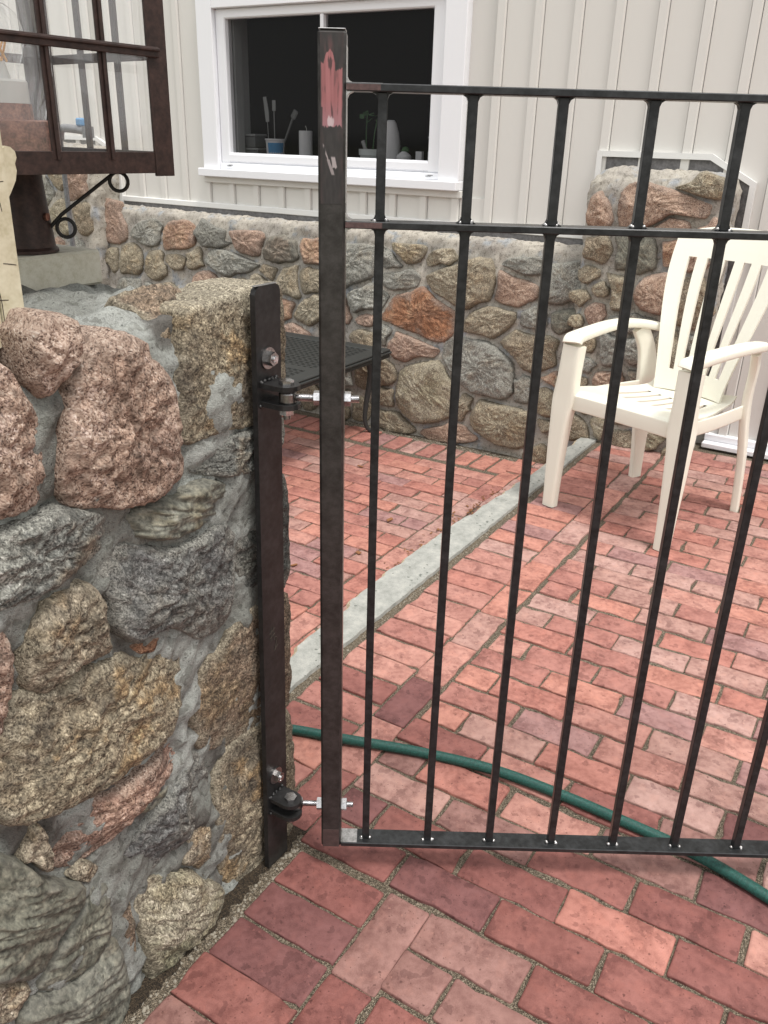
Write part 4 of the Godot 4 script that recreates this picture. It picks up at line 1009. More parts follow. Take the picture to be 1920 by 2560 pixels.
	stone(w, "tan", 0.018, 0.03, 182, [-3.131, 0.519, -3.163, 0.537, -3.177, 0.547, -3.195, 0.552, -3.215, 0.557, -3.235, 0.551, -3.256, 0.537, -3.252, 0.513, -3.245, 0.496, -3.237, 0.475, -3.214, 0.474, -3.192, 0.472, -3.162, 0.472, -3.127, 0.483], 1)
	stone(w, "brown", 0.019, 0.03, 183, [-3.838, 0.364, -3.823, 0.400, -3.851, 0.424, -3.890, 0.441, -3.931, 0.436, -3.961, 0.426, -3.988, 0.400, -3.981, 0.361, -3.977, 0.329, -3.958, 0.301, -3.925, 0.298, -3.897, 0.318, -3.880, 0.332, -3.865, 0.347], 1)
	stone(w, "gold", 0.025, 0.03, 184, [-4.119, 0.543, -4.126, 0.594, -4.158, 0.628, -4.207, 0.649, -4.261, 0.638, -4.303, 0.622, -4.316, 0.577, -4.317, 0.540, -4.322, 0.498, -4.310, 0.448, -4.257, 0.455, -4.217, 0.454, -4.169, 0.456, -4.131, 0.495], 1)
	stone(w, "gray", 0.019, 0.03, 185, [-4.001, 0.345, -4.005, 0.376, -4.019, 0.408, -4.058, 0.420, -4.098, 0.425, -4.114, 0.391, -4.119, 0.365, -4.124, 0.346, -4.124, 0.326, -4.118, 0.300, -4.097, 0.268, -4.056, 0.269, -4.024, 0.290, -3.992, 0.307], 1)
	stone(w, "tan", 0.021, 0.03, 186, [-4.342, 0.548, -4.340, 0.578, -4.348, 0.608, -4.390, 0.606, -4.420, 0.601, -4.444, 0.587, -4.468, 0.572, -4.472, 0.552, -4.461, 0.528, -4.448, 0.503, -4.422, 0.495, -4.387, 0.447, -4.347, 0.470, -4.341, 0.515], 1)
	stone(w, "gray", 0.018, 0.03, 187, [-2.289, 0.340, -2.284, 0.362, -2.308, 0.372, -2.327, 0.379, -2.345, 0.381, -2.370, 0.378, -2.379, 0.358, -2.382, 0.342, -2.378, 0.324, -2.368, 0.308, -2.355, 0.272, -2.323, 0.268, -2.314, 0.310, -2.302, 0.326], 1)
	stone(w, "tan", 0.020, 0.03, 188, [-4.314, -0.023, -4.332, 0.012, -4.375, 0.020, -4.402, 0.025, -4.424, 0.021, -4.444, 0.014, -4.459, -0.003, -4.461, -0.023, -4.455, -0.044, -4.445, -0.064, -4.426, -0.069, -4.396, -0.107, -4.356, -0.089, -4.330, -0.058], 1)
	var led := new_st()
	var ridge := thing("stone_pier", "short fieldstone pier with rounded cement top rising against the siding behind the chair", "stone pier", W(3.76, 0, 0))
	ridge.transform.basis = Basis(Vector3.RIGHT, Vector3(0, 1, -0.03).normalized(), Vector3.RIGHT.cross(Vector3(0, 1, -0.03).normalized()))
	mortar_block("mortar", Vector3(-1.315, -0.25, -0.30), Vector3(-0.695, 1.195, -0.014), 0.10, 0.014, 0.014, [Color(.47, .435, .385), Color(.58, .54, .465), Color(.43, .45, .47)], ridge, [[2, 1], [1, 1], [0, 1], [0, -1]], 9.0)
	w = ridge
	stone(w, "pinktan", 0.049, 0.03, 200, [-1.285, 0.994, -1.280, 1.021, -1.275, 1.047, -1.270, 1.074, -1.254, 1.091, -1.229, 1.102, -1.217, 1.083, -1.196, 1.068, -1.176, 1.035, -1.161, 0.987, -1.172, 0.951, -1.214, 0.939, -1.247, 0.935, -1.274, 0.958], 1)
	stone(w, "pinktan", 0.049, 0.03, 201, [-1.140, 1.106, -1.092, 1.144, -1.025, 1.142, -0.959, 1.128, -0.893, 1.111, -0.829, 1.089, -0.765, 1.067, -0.776, 1.016, -0.849, 1.020, -0.916, 1.023, -0.973, 0.987, -1.031, 0.959, -1.129, 0.961, -1.151, 1.038], 1)
	stone(w, "tan", 0.031, 0.03, 202, [-0.927, 1.127, -0.891, 1.141, -0.858, 1.157, -0.836, 1.188, -0.807, 1.196, -0.770, 1.184, -0.734, 1.173, -0.723, 1.141, -0.719, 1.103, -0.742, 1.090, -0.780, 1.091, -0.817, 1.098, -0.853, 1.108, -0.890, 1.118], 1)
	stone(w, "pinktan", 0.031, 0.03, 203, [-1.016, 0.950, -0.992, 0.965, -0.967, 0.980, -0.943, 0.996, -0.919, 1.011, -0.890, 1.008, -0.862, 1.005, -0.838, 0.995, -0.831, 0.963, -0.843, 0.947, -0.898, 0.947, -0.933, 0.938, -0.959, 0.945, -0.987, 0.947], 1)
	stone(w, "green", 0.031, 0.03, 204, [-1.143, 0.918, -1.108, 0.939, -1.050, 0.936, -1.006, 0.927, -0.972, 0.922, -0.956, 0.884, -0.951, 0.839, -0.949, 0.799, -0.980, 0.787, -1.018, 0.768, -1.064, 0.785, -1.119, 0.781, -1.133, 0.823, -1.125, 0.869], 1)
	stone(w, "pinktan", 0.049, 0.03, 205, [-1.027, 0.684, -1.019, 0.724, -0.994, 0.758, -0.960, 0.776, -0.921, 0.789, -0.889, 0.790, -0.881, 0.748, -0.872, 0.708, -0.862, 0.669, -0.866, 0.636, -0.899, 0.610, -0.940, 0.614, -0.982, 0.622, -1.012, 0.646], 1)
	stone(w, "brown", 0.040, 0.03, 206, [-1.278, 0.845, -1.272, 0.867, -1.273, 0.904, -1.235, 0.911, -1.191, 0.923, -1.164, 0.905, -1.155, 0.887, -1.145, 0.863, -1.148, 0.845, -1.158, 0.826, -1.182, 0.798, -1.219, 0.809, -1.249, 0.813, -1.275, 0.817], 1)
	stone(w, "gray", 0.031, 0.03, 207, [-1.119, 0.580, -1.083, 0.586, -1.046, 0.592, -1.008, 0.609, -0.974, 0.596, -0.937, 0.594, -0.904, 0.586, -0.902, 0.547, -0.951, 0.532, -0.988, 0.529, -1.027, 0.512, -1.063, 0.522, -1.103, 0.518, -1.126, 0.541], 1)
	stone(w, "gray", 0.049, 0.03, 208, [-1.039, 0.454, -1.039, 0.489, -0.997, 0.501, -0.970, 0.510, -0.937, 0.510, -0.908, 0.503, -0.906, 0.472, -0.903, 0.440, -0.901, 0.409, -0.917, 0.387, -0.953, 0.385, -0.984, 0.375, -1.013, 0.390, -1.026, 0.427], 1)
	stone(w, "redbrown", 0.031, 0.03, 209, [-0.999, 0.334, -1.001, 0.357, -0.969, 0.356, -0.955, 0.359, -0.937, 0.359, -0.916, 0.354, -0.910, 0.340, -0.911, 0.321, -0.898, 0.292, -0.925, 0.289, -0.949, 0.289, -0.970, 0.287, -0.979, 0.302, -0.985, 0.319], 1)
	stone(w, "pale", 0.031, 0.03, 210, [-0.922, 0.082, -0.900, 0.088, -0.874, 0.092, -0.849, 0.105, -0.820, 0.109, -0.807, 0.098, -0.780, 0.078, -0.796, 0.050, -0.809, 0.039, -0.817, 0.017, -0.857, 0.000, -0.895, 0.009, -0.899, 0.039, -0.911, 0.061], 1)
	stone(w, "pinktan", 0.031, 0.03, 211, [-1.142, 0.322, -1.109, 0.331, -1.078, 0.334, -1.053, 0.342, -1.028, 0.347, -1.019, 0.321, -1.005, 0.301, -1.013, 0.281, -1.034, 0.264, -1.050, 0.246, -1.069, 0.248, -1.095, 0.253, -1.148, 0.254, -1.158, 0.288], 1)
	stone(w, "tan", 0.031, 0.03, 212, [-1.160, 0.766, -1.106, 0.759, -1.074, 0.760, -1.054, 0.755, -1.044, 0.721, -1.038, 0.686, -1.033, 0.656, -1.036, 0.622, -1.057, 0.609, -1.088, 0.605, -1.114, 0.607, -1.126, 0.633, -1.122, 0.672, -1.127, 0.704], 1)
	stone(w, "orange2", 0.022, 0.03, 213, [-0.938, 0.913, -0.913, 0.917, -0.891, 0.924, -0.876, 0.926, -0.862, 0.921, -0.883, 0.875, -0.884, 0.855, -0.883, 0.829, -0.890, 0.815, -0.910, 0.811, -0.920, 0.816, -0.926, 0.837, -0.930, 0.863, -0.932, 0.887], 1)
	stone(w, "gray", 0.031, 0.03, 214, [-1.151, 0.481, -1.136, 0.517, -1.093, 0.494, -1.067, 0.497, -1.058, 0.470, -1.055, 0.436, -1.041, 0.403, -1.037, 0.371, -1.064, 0.365, -1.093, 0.354, -1.116, 0.354, -1.135, 0.380, -1.140, 0.423, -1.141, 0.452], 1)
	stone(w, "tan", 0.031, 0.03, 215, [-0.904, 0.507, -0.876, 0.560, -0.820, 0.554, -0.796, 0.498, -0.771, 0.462, -0.721, 0.428, -0.722, 0.374, -0.756, 0.338, -0.796, 0.328, -0.843, 0.318, -0.886, 0.328, -0.898, 0.369, -0.893, 0.420, -0.899, 0.464], 1)
	stone(w, "brown", 0.031, 0.03, 216, [-0.881, 0.762, -0.836, 0.776, -0.788, 0.784, -0.745, 0.786, -0.721, 0.728, -0.698, 0.685, -0.674, 0.646, -0.702, 0.607, -0.728, 0.566, -0.772, 0.567, -0.826, 0.579, -0.856, 0.621, -0.864, 0.668, -0.872, 0.715], 1)
	stone(w, "tan", 0.031, 0.03, 217, [-1.117, 0.233, -1.045, 0.239, -1.001, 0.260, -0.948, 0.264, -0.880, 0.273, -0.860, 0.238, -0.852, 0.189, -0.839, 0.133, -0.885, 0.116, -0.932, 0.106, -0.983, 0.099, -1.031, 0.095, -1.060, 0.130, -1.091, 0.178], 1)
	stone(w, "gray", 0.031, 0.03, 218, [-0.866, 0.298, -0.805, 0.301, -0.760, 0.312, -0.721, 0.314, -0.701, 0.274, -0.682, 0.234, -0.663, 0.195, -0.664, 0.164, -0.707, 0.151, -0.747, 0.102, -0.793, 0.120, -0.818, 0.146, -0.827, 0.196, -0.836, 0.241], 1)
	stone(w, "brown", 0.020, 0.03, 219, [-0.673, 0.007, -0.684, 0.028, -0.700, 0.043, -0.721, 0.057, -0.756, 0.079, -0.773, 0.042, -0.790, 0.023, -0.796, 0.000, -0.789, -0.019, -0.772, -0.035, -0.749, -0.037, -0.726, -0.035, -0.703, -0.029, -0.686, -0.014], 1)
	stone(w, "pink2", 0.020, 0.03, 220, [-1.132, 0.583, -1.141, 0.604, -1.150, 0.626, -1.174, 0.633, -1.196, 0.632, -1.215, 0.618, -1.232, 0.604, -1.238, 0.584, -1.230, 0.563, -1.218, 0.544, -1.202, 0.529, -1.174, 0.522, -1.151, 0.540, -1.144, 0.565], 1)
	stone(w, "brown", 0.025, 0.03, 221, [-1.145, 0.048, -1.164, 0.079, -1.193, 0.099, -1.227, 0.113, -1.275, 0.142, -1.292, 0.100, -1.313, 0.071, -1.319, 0.035, -1.304, 0.005, -1.280, -0.021, -1.243, -0.025, -1.208, -0.024, -1.174, -0.010, -1.127, 0.003], 1)
	stone(w, "tan", 0.019, 0.03, 222, [-1.114, 0.165, -1.124, 0.190, -1.134, 0.215, -1.162, 0.230, -1.189, 0.207, -1.204, 0.192, -1.221, 0.178, -1.250, 0.156, -1.226, 0.139, -1.206, 0.127, -1.188, 0.121, -1.167, 0.110, -1.148, 0.126, -1.126, 0.140], 1)
	stone(w, "tan", 0.021, 0.03, 223, [-1.180, 0.247, -1.184, 0.286, -1.223, 0.293, -1.255, 0.300, -1.286, 0.289, -1.312, 0.288, -1.332, 0.269, -1.338, 0.245, -1.329, 0.221, -1.310, 0.201, -1.285, 0.195, -1.254, 0.181, -1.230, 0.202, -1.211, 0.218], 1)
	stone(w, "pink2", 0.019, 0.03, 224, [-0.728, 0.842, -0.763, 0.868, -0.785, 0.880, -0.806, 0.893, -0.839, 0.914, -0.855, 0.887, -0.861, 0.863, -0.860, 0.845, -0.859, 0.822, -0.849, 0.798, -0.826, 0.800, -0.805, 0.798, -0.788, 0.809, -0.748, 0.810], 1)
	stone(w, "pink2", 0.022, 0.03, 225, [-0.658, 0.946, -0.669, 0.972, -0.690, 0.990, -0.713, 1.005, -0.748, 1.026, -0.770, 0.990, -0.808, 0.976, -0.817, 0.944, -0.799, 0.916, -0.771, 0.901, -0.743, 0.884, -0.711, 0.898, -0.683, 0.903, -0.665, 0.919], 1)
	stone(w, "tan", 0.018, 0.03, 226, [-1.134, 0.685, -1.138, 0.701, -1.151, 0.709, -1.163, 0.730, -1.185, 0.722, -1.199, 0.715, -1.211, 0.703, -1.220, 0.690, -1.212, 0.675, -1.199, 0.664, -1.185, 0.656, -1.168, 0.658, -1.148, 0.658, -1.138, 0.669], 1)
	stone(w, "gold", 0.020, 0.03, 227, [-1.163, 0.452, -1.169, 0.474, -1.175, 0.497, -1.202, 0.503, -1.225, 0.498, -1.246, 0.488, -1.274, 0.480, -1.275, 0.456, -1.275, 0.428, -1.254, 0.407, -1.224, 0.409, -1.204, 0.405, -1.175, 0.405, -1.164, 0.428], 1)
	stone(w, "tan", 0.020, 0.03, 228, [-0.924, 0.029, -0.936, 0.052, -0.946, 0.078, -0.982, 0.073, -1.005, 0.074, -1.023, 0.066, -1.036, 0.046, -1.052, 0.023, -1.045, 0.001, -1.022, -0.013, -1.000, -0.019, -0.977, -0.021, -0.957, -0.008, -0.920, 0.000], 1)
	stone(w, "gray", 0.018, 0.03, 229, [-0.690, 0.505, -0.701, 0.520, -0.714, 0.532, -0.729, 0.541, -0.748, 0.544, -0.778, 0.543, -0.782, 0.521, -0.784, 0.505, -0.778, 0.490, -0.765, 0.478, -0.748, 0.474, -0.726, 0.457, -0.714, 0.479, -0.701, 0.491], 1)
	stone(w, "tan", 0.018, 0.03, 230, [-1.185, 0.748, -1.186, 0.774, -1.214, 0.785, -1.238, 0.787, -1.258, 0.789, -1.273, 0.776, -1.288, 0.765, -1.289, 0.748, -1.286, 0.730, -1.274, 0.716, -1.258, 0.709, -1.238, 0.708, -1.222, 0.721, -1.208, 0.731], 1)
	stone(w, "gray", 0.018, 0.03, 231, [-1.145, 0.353, -1.160, 0.372, -1.186, 0.383, -1.207, 0.385, -1.222, 0.386, -1.241, 0.385, -1.274, 0.382, -1.274, 0.358, -1.274, 0.333, -1.247, 0.323, -1.227, 0.318, -1.206, 0.313, -1.173, 0.310, -1.164, 0.336], 1)
	stone(w, "pale", 0.018, 0.03, 232, [-1.041, 0.073, -1.049, 0.091, -1.061, 0.103, -1.079, 0.111, -1.104, 0.130, -1.122, 0.114, -1.140, 0.100, -1.138, 0.081, -1.130, 0.063, -1.119, 0.048, -1.111, 0.021, -1.079, 0.000, -1.066, 0.044, -1.053, 0.058], 1)
	stone(w, "gold", 0.019, 0.03, 233, [-1.218, 0.649, -1.228, 0.666, -1.242, 0.679, -1.262, 0.684, -1.282, 0.680, -1.301, 0.675, -1.318, 0.665, -1.321, 0.648, -1.313, 0.633, -1.296, 0.622, -1.278, 0.613, -1.259, 0.602, -1.245, 0.620, -1.231, 0.634], 1)
	stone(w, "gold", 0.018, 0.03, 234, [-1.233, 0.535, -1.237, 0.551, -1.247, 0.562, -1.261, 0.572, -1.277, 0.569, -1.293, 0.565, -1.304, 0.553, -1.310, 0.539, -1.311, 0.523, -1.297, 0.514, -1.282, 0.510, -1.265, 0.506, -1.250, 0.513, -1.236, 0.519], 1)
	var lp := thing("stone_pier", "fieldstone pier with white capped trim standing behind the copper lantern", "stone pier", W(3.76, 0, 0))
	mortar_block("mortar", Vector3(-5.6, -0.25, -0.30), Vector3(-4.43, 1.195, -0.004), 0.07, 0.02, 0.02, [Color(.47, .435, .385), Color(.58, .54, .465), Color(.43, .45, .47)], lp, [[2, 1], [1, 1], [0, 1], [0, -1]], 19.0)
	w = lp
	stone(w, "pink2", 0.030, 0.03, 800, [-4.643, 0.877, -4.593, 0.867, -4.536, 0.888, -4.494, 0.897, -4.457, 0.910, -4.458, 0.965, -4.456, 1.017, -4.456, 1.065, -4.496, 1.092, -4.558, 1.098, -4.611, 1.085, -4.605, 1.024, -4.613, 0.983, -4.650, 0.924], 1)
	stone(w, "pale", 0.026, 0.03, 801, [-5.444, 0.478, -5.463, 0.516, -5.486, 0.547, -5.524, 0.588, -5.570, 0.543, -5.607, 0.529, -5.641, 0.510, -5.627, 0.474, -5.611, 0.438, -5.593, 0.403, -5.557, 0.395, -5.505, 0.356, -5.453, 0.384, -5.418, 0.423], 1)
	stone(w, "tan", 0.026, 0.03, 802, [-4.827, 0.649, -4.842, 0.692, -4.868, 0.738, -4.912, 0.776, -4.972, 0.776, -5.021, 0.749, -5.040, 0.697, -5.044, 0.655, -5.059, 0.599, -5.018, 0.557, -4.967, 0.532, -4.907, 0.533, -4.868, 0.573, -4.849, 0.609], 1)
	stone(w, "pinktan", 0.026, 0.03, 803, [-4.954, 0.938, -4.947, 0.990, -4.985, 1.028, -5.039, 1.057, -5.098, 1.048, -5.144, 1.013, -5.184, 0.975, -5.190, 0.927, -5.173, 0.895, -5.151, 0.852, -5.098, 0.824, -5.038, 0.819, -4.983, 0.848, -4.964, 0.895], 1)
	stone(w, "brown", 0.026, 0.03, 804, [-4.903, -0.062, -4.945, -0.026, -4.972, 0.005, -4.999, 0.053, -5.048, 0.034, -5.085, 0.016, -5.144, -0.003, -5.161, -0.058, -5.154, -0.111, -5.112, -0.150, -5.057, -0.148, -5.012, -0.150, -4.956, -0.148, -4.912, -0.111], 1)
	stone(w, "pinktan", 0.023, 0.03, 805, [-4.678, 0.560, -4.691, 0.590, -4.707, 0.627, -4.744, 0.640, -4.780, 0.647, -4.812, 0.628, -4.829, 0.595, -4.844, 0.563, -4.861, 0.512, -4.823, 0.481, -4.777, 0.474, -4.740, 0.466, -4.694, 0.475, -4.671, 0.522], 1)
	stone(w, "pale", 0.026, 0.03, 806, [-4.614, 0.758, -4.618, 0.809, -4.649, 0.853, -4.696, 0.886, -4.750, 0.861, -4.790, 0.829, -4.842, 0.802, -4.846, 0.750, -4.821, 0.705, -4.784, 0.671, -4.739, 0.664, -4.694, 0.649, -4.647, 0.669, -4.607, 0.704], 1)
	stone(w, "tan", 0.026, 0.03, 807, [-4.455, 0.217, -4.455, 0.255, -4.457, 0.306, -4.493, 0.318, -4.534, 0.294, -4.567, 0.269, -4.610, 0.258, -4.659, 0.233, -4.648, 0.179, -4.609, 0.139, -4.560, 0.111, -4.501, 0.108, -4.455, 0.131, -4.455, 0.180], 1)
	stone(w, "pale", 0.026, 0.03, 808, [-4.699, 0.202, -4.711, 0.262, -4.751, 0.299, -4.800, 0.305, -4.843, 0.311, -4.876, 0.284, -4.900, 0.252, -4.901, 0.207, -4.906, 0.168, -4.892, 0.122, -4.848, 0.106, -4.803, 0.103, -4.763, 0.126, -4.720, 0.148], 1)
	stone(w, "tan", 0.026, 0.03, 809, [-5.068, 0.675, -5.050, 0.730, -5.082, 0.763, -5.139, 0.787, -5.200, 0.773, -5.251, 0.756, -5.306, 0.728, -5.319, 0.681, -5.280, 0.636, -5.251, 0.596, -5.203, 0.597, -5.161, 0.598, -5.103, 0.592, -5.067, 0.625], 1)
	stone(w, "tan", 0.026, 0.03, 810, [-5.439, -0.050, -5.436, 0.006, -5.469, 0.051, -5.521, 0.077, -5.567, 0.025, -5.603, 0.007, -5.635, -0.017, -5.647, -0.052, -5.641, -0.088, -5.610, -0.113, -5.575, -0.125, -5.529, -0.149, -5.490, -0.116, -5.466, -0.089], 1)
	stone(w, "gray", 0.026, 0.03, 811, [-5.335, 0.870, -5.319, 0.917, -5.331, 0.965, -5.376, 0.995, -5.424, 1.000, -5.475, 0.974, -5.515, 0.932, -5.531, 0.878, -5.523, 0.822, -5.471, 0.800, -5.433, 0.791, -5.389, 0.758, -5.335, 0.774, -5.335, 0.832], 1)
	stone(w, "brown", 0.025, 0.03, 812, [-5.260, 0.565, -5.282, 0.602, -5.306, 0.631, -5.340, 0.668, -5.395, 0.661, -5.438, 0.635, -5.481, 0.604, -5.461, 0.554, -5.438, 0.525, -5.421, 0.491, -5.393, 0.458, -5.334, 0.463, -5.282, 0.482, -5.270, 0.524], 1)
	stone(w, "pink2", 0.025, 0.03, 813, [-4.616, 0.031, -4.620, 0.085, -4.646, 0.120, -4.695, 0.141, -4.744, 0.111, -4.779, 0.090, -4.819, 0.070, -4.812, 0.029, -4.816, -0.013, -4.803, -0.066, -4.755, -0.090, -4.706, -0.101, -4.668, -0.068, -4.634, -0.022], 1)
	stone(w, "gray", 0.019, 0.03, 814, [-4.532, 0.591, -4.541, 0.627, -4.565, 0.649, -4.603, 0.664, -4.639, 0.646, -4.662, 0.637, -4.676, 0.614, -4.665, 0.590, -4.660, 0.571, -4.657, 0.544, -4.641, 0.509, -4.602, 0.511, -4.570, 0.531, -4.542, 0.554], 1)
	stone(w, "tan", 0.024, 0.03, 815, [-5.250, -0.133, -5.253, -0.081, -5.288, -0.055, -5.339, -0.035, -5.398, -0.034, -5.428, -0.071, -5.446, -0.103, -5.472, -0.135, -5.452, -0.161, -5.422, -0.180, -5.390, -0.191, -5.356, -0.200, -5.325, -0.184, -5.293, -0.168], 1)
	stone(w, "brown", 0.026, 0.03, 816, [-5.121, 1.082, -5.181, 1.119, -5.206, 1.147, -5.243, 1.164, -5.282, 1.155, -5.319, 1.142, -5.353, 1.120, -5.384, 1.088, -5.390, 1.036, -5.344, 0.999, -5.294, 0.970, -5.237, 0.967, -5.192, 1.001, -5.155, 1.035], 1)
	stone(w, "gray", 0.026, 0.03, 817, [-5.359, 0.203, -5.335, 0.261, -5.369, 0.305, -5.418, 0.339, -5.471, 0.330, -5.528, 0.307, -5.549, 0.255, -5.549, 0.215, -5.549, 0.169, -5.537, 0.110, -5.491, 0.085, -5.434, 0.082, -5.391, 0.122, -5.374, 0.161], 1)
	stone(w, "pinktan", 0.026, 0.03, 818, [-4.455, -0.104, -4.455, -0.069, -4.456, -0.031, -4.455, 0.027, -4.501, 0.014, -4.553, -0.008, -4.597, -0.045, -4.613, -0.090, -4.602, -0.146, -4.543, -0.157, -4.517, -0.180, -4.482, -0.183, -4.456, -0.176, -4.455, -0.140], 1)
	stone(w, "dark", 0.021, 0.03, 819, [-4.698, 0.384, -4.701, 0.425, -4.740, 0.440, -4.774, 0.449, -4.810, 0.457, -4.853, 0.461, -4.868, 0.422, -4.857, 0.388, -4.846, 0.360, -4.834, 0.333, -4.805, 0.331, -4.775, 0.321, -4.728, 0.314, -4.708, 0.346], 1)
	stone(w, "tan", 0.021, 0.03, 820, [-4.994, 0.098, -5.033, 0.124, -5.056, 0.139, -5.083, 0.164, -5.128, 0.185, -5.152, 0.160, -5.163, 0.128, -5.177, 0.103, -5.187, 0.067, -5.164, 0.031, -5.116, 0.028, -5.085, 0.041, -5.059, 0.056, -5.020, 0.067], 1)
	stone(w, "tan", 0.021, 0.03, 821, [-4.866, 0.346, -4.877, 0.374, -4.889, 0.409, -4.918, 0.448, -4.962, 0.443, -4.998, 0.419, -4.999, 0.367, -4.999, 0.336, -4.999, 0.309, -4.981, 0.279, -4.948, 0.272, -4.916, 0.273, -4.895, 0.298, -4.874, 0.316], 1)
	stone(w, "gray", 0.026, 0.03, 822, [-5.411, 1.094, -5.453, 1.127, -5.478, 1.157, -5.516, 1.169, -5.554, 1.164, -5.592, 1.153, -5.620, 1.125, -5.635, 1.089, -5.630, 1.059, -5.595, 1.040, -5.558, 1.025, -5.512, 0.976, -5.461, 1.009, -5.418, 1.049], 1)
	stone(w, "dark", 0.026, 0.03, 823, [-5.021, 0.349, -5.018, 0.394, -5.051, 0.439, -5.106, 0.469, -5.166, 0.450, -5.225, 0.439, -5.268, 0.398, -5.285, 0.346, -5.264, 0.303, -5.214, 0.273, -5.158, 0.242, -5.097, 0.233, -5.054, 0.272, -5.025, 0.305], 1)
	stone(w, "gray", 0.026, 0.03, 824, [-4.455, 0.431, -4.455, 0.463, -4.455, 0.496, -4.455, 0.546, -4.503, 0.538, -4.552, 0.514, -4.594, 0.486, -4.602, 0.443, -4.561, 0.403, -4.536, 0.379, -4.516, 0.350, -4.476, 0.338, -4.455, 0.365, -4.455, 0.398], 1)
	stone(w, "brown", 0.025, 0.03, 825, [-4.455, 0.784, -4.455, 0.817, -4.456, 0.854, -4.482, 0.875, -4.515, 0.869, -4.553, 0.860, -4.605, 0.843, -4.596, 0.795, -4.589, 0.756, -4.581, 0.707, -4.547, 0.669, -4.496, 0.671, -4.455, 0.697, -4.455, 0.750], 1)
	stone(w, "tan", 0.021, 0.03, 826, [-5.176, 0.849, -5.196, 0.882, -5.206, 0.908, -5.227, 0.944, -5.265, 0.945, -5.295, 0.910, -5.309, 0.880, -5.319, 0.858, -5.318, 0.833, -5.317, 0.797, -5.294, 0.761, -5.251, 0.780, -5.217, 0.792, -5.177, 0.803], 1)
	stone(w, "gray", 0.024, 0.03, 827, [-4.746, 0.916, -4.778, 0.953, -4.799, 0.986, -4.828, 1.033, -4.874, 1.025, -4.922, 1.001, -4.931, 0.950, -4.936, 0.914, -4.952, 0.871, -4.933, 0.824, -4.885, 0.815, -4.834, 0.830, -4.798, 0.855, -4.769, 0.876], 1)
	stone(w, "tan", 0.020, 0.03, 828, [-5.385, 0.731, -5.421, 0.758, -5.445, 0.769, -5.467, 0.775, -5.493, 0.787, -5.537, 0.797, -5.549, 0.760, -5.548, 0.729, -5.550, 0.696, -5.534, 0.660, -5.495, 0.647, -5.456, 0.653, -5.424, 0.671, -5.395, 0.691], 1)
	stone(w, "pink2", 0.024, 0.03, 829, [-5.176, 0.153, -5.160, 0.199, -5.194, 0.237, -5.241, 0.260, -5.290, 0.264, -5.328, 0.229, -5.340, 0.184, -5.350, 0.150, -5.367, 0.114, -5.352, 0.068, -5.305, 0.049, -5.250, 0.046, -5.208, 0.080, -5.194, 0.121], 1)
	stone(w, "tan", 0.020, 0.03, 830, [-4.837, 0.028, -4.838, 0.055, -4.849, 0.080, -4.876, 0.092, -4.906, 0.101, -4.945, 0.096, -4.979, 0.072, -4.963, 0.033, -4.947, 0.010, -4.929, -0.006, -4.909, -0.027, -4.877, -0.066, -4.841, -0.046, -4.838, -0.000], 1)
	stone(w, "pink2", 0.019, 0.03, 831, [-5.089, 0.533, -5.102, 0.568, -5.140, 0.576, -5.164, 0.581, -5.184, 0.577, -5.205, 0.573, -5.236, 0.564, -5.244, 0.541, -5.248, 0.511, -5.243, 0.475, -5.208, 0.464, -5.173, 0.473, -5.138, 0.479, -5.103, 0.497], 1)
	stone(w, "gray", 0.020, 0.03, 832, [-4.537, 0.337, -4.553, 0.358, -4.567, 0.377, -4.588, 0.401, -4.627, 0.425, -4.663, 0.407, -4.677, 0.370, -4.683, 0.336, -4.685, 0.295, -4.659, 0.260, -4.614, 0.282, -4.590, 0.284, -4.569, 0.296, -4.550, 0.314], 1)
	stone(w, "tan", 0.023, 0.03, 833, [-4.626, 1.024, -4.628, 1.058, -4.638, 1.099, -4.684, 1.099, -4.721, 1.099, -4.768, 1.100, -4.808, 1.070, -4.801, 1.025, -4.774, 0.989, -4.753, 0.959, -4.728, 0.934, -4.679, 0.922, -4.647, 0.960, -4.636, 0.994], 1)
	stone(w, "pinktan", 0.021, 0.03, 834, [-4.921, 0.189, -4.926, 0.213, -4.931, 0.247, -4.968, 0.252, -4.999, 0.262, -5.035, 0.255, -5.067, 0.232, -5.090, 0.198, -5.055, 0.167, -5.031, 0.151, -5.008, 0.133, -4.971, 0.107, -4.932, 0.124, -4.930, 0.165], 1)

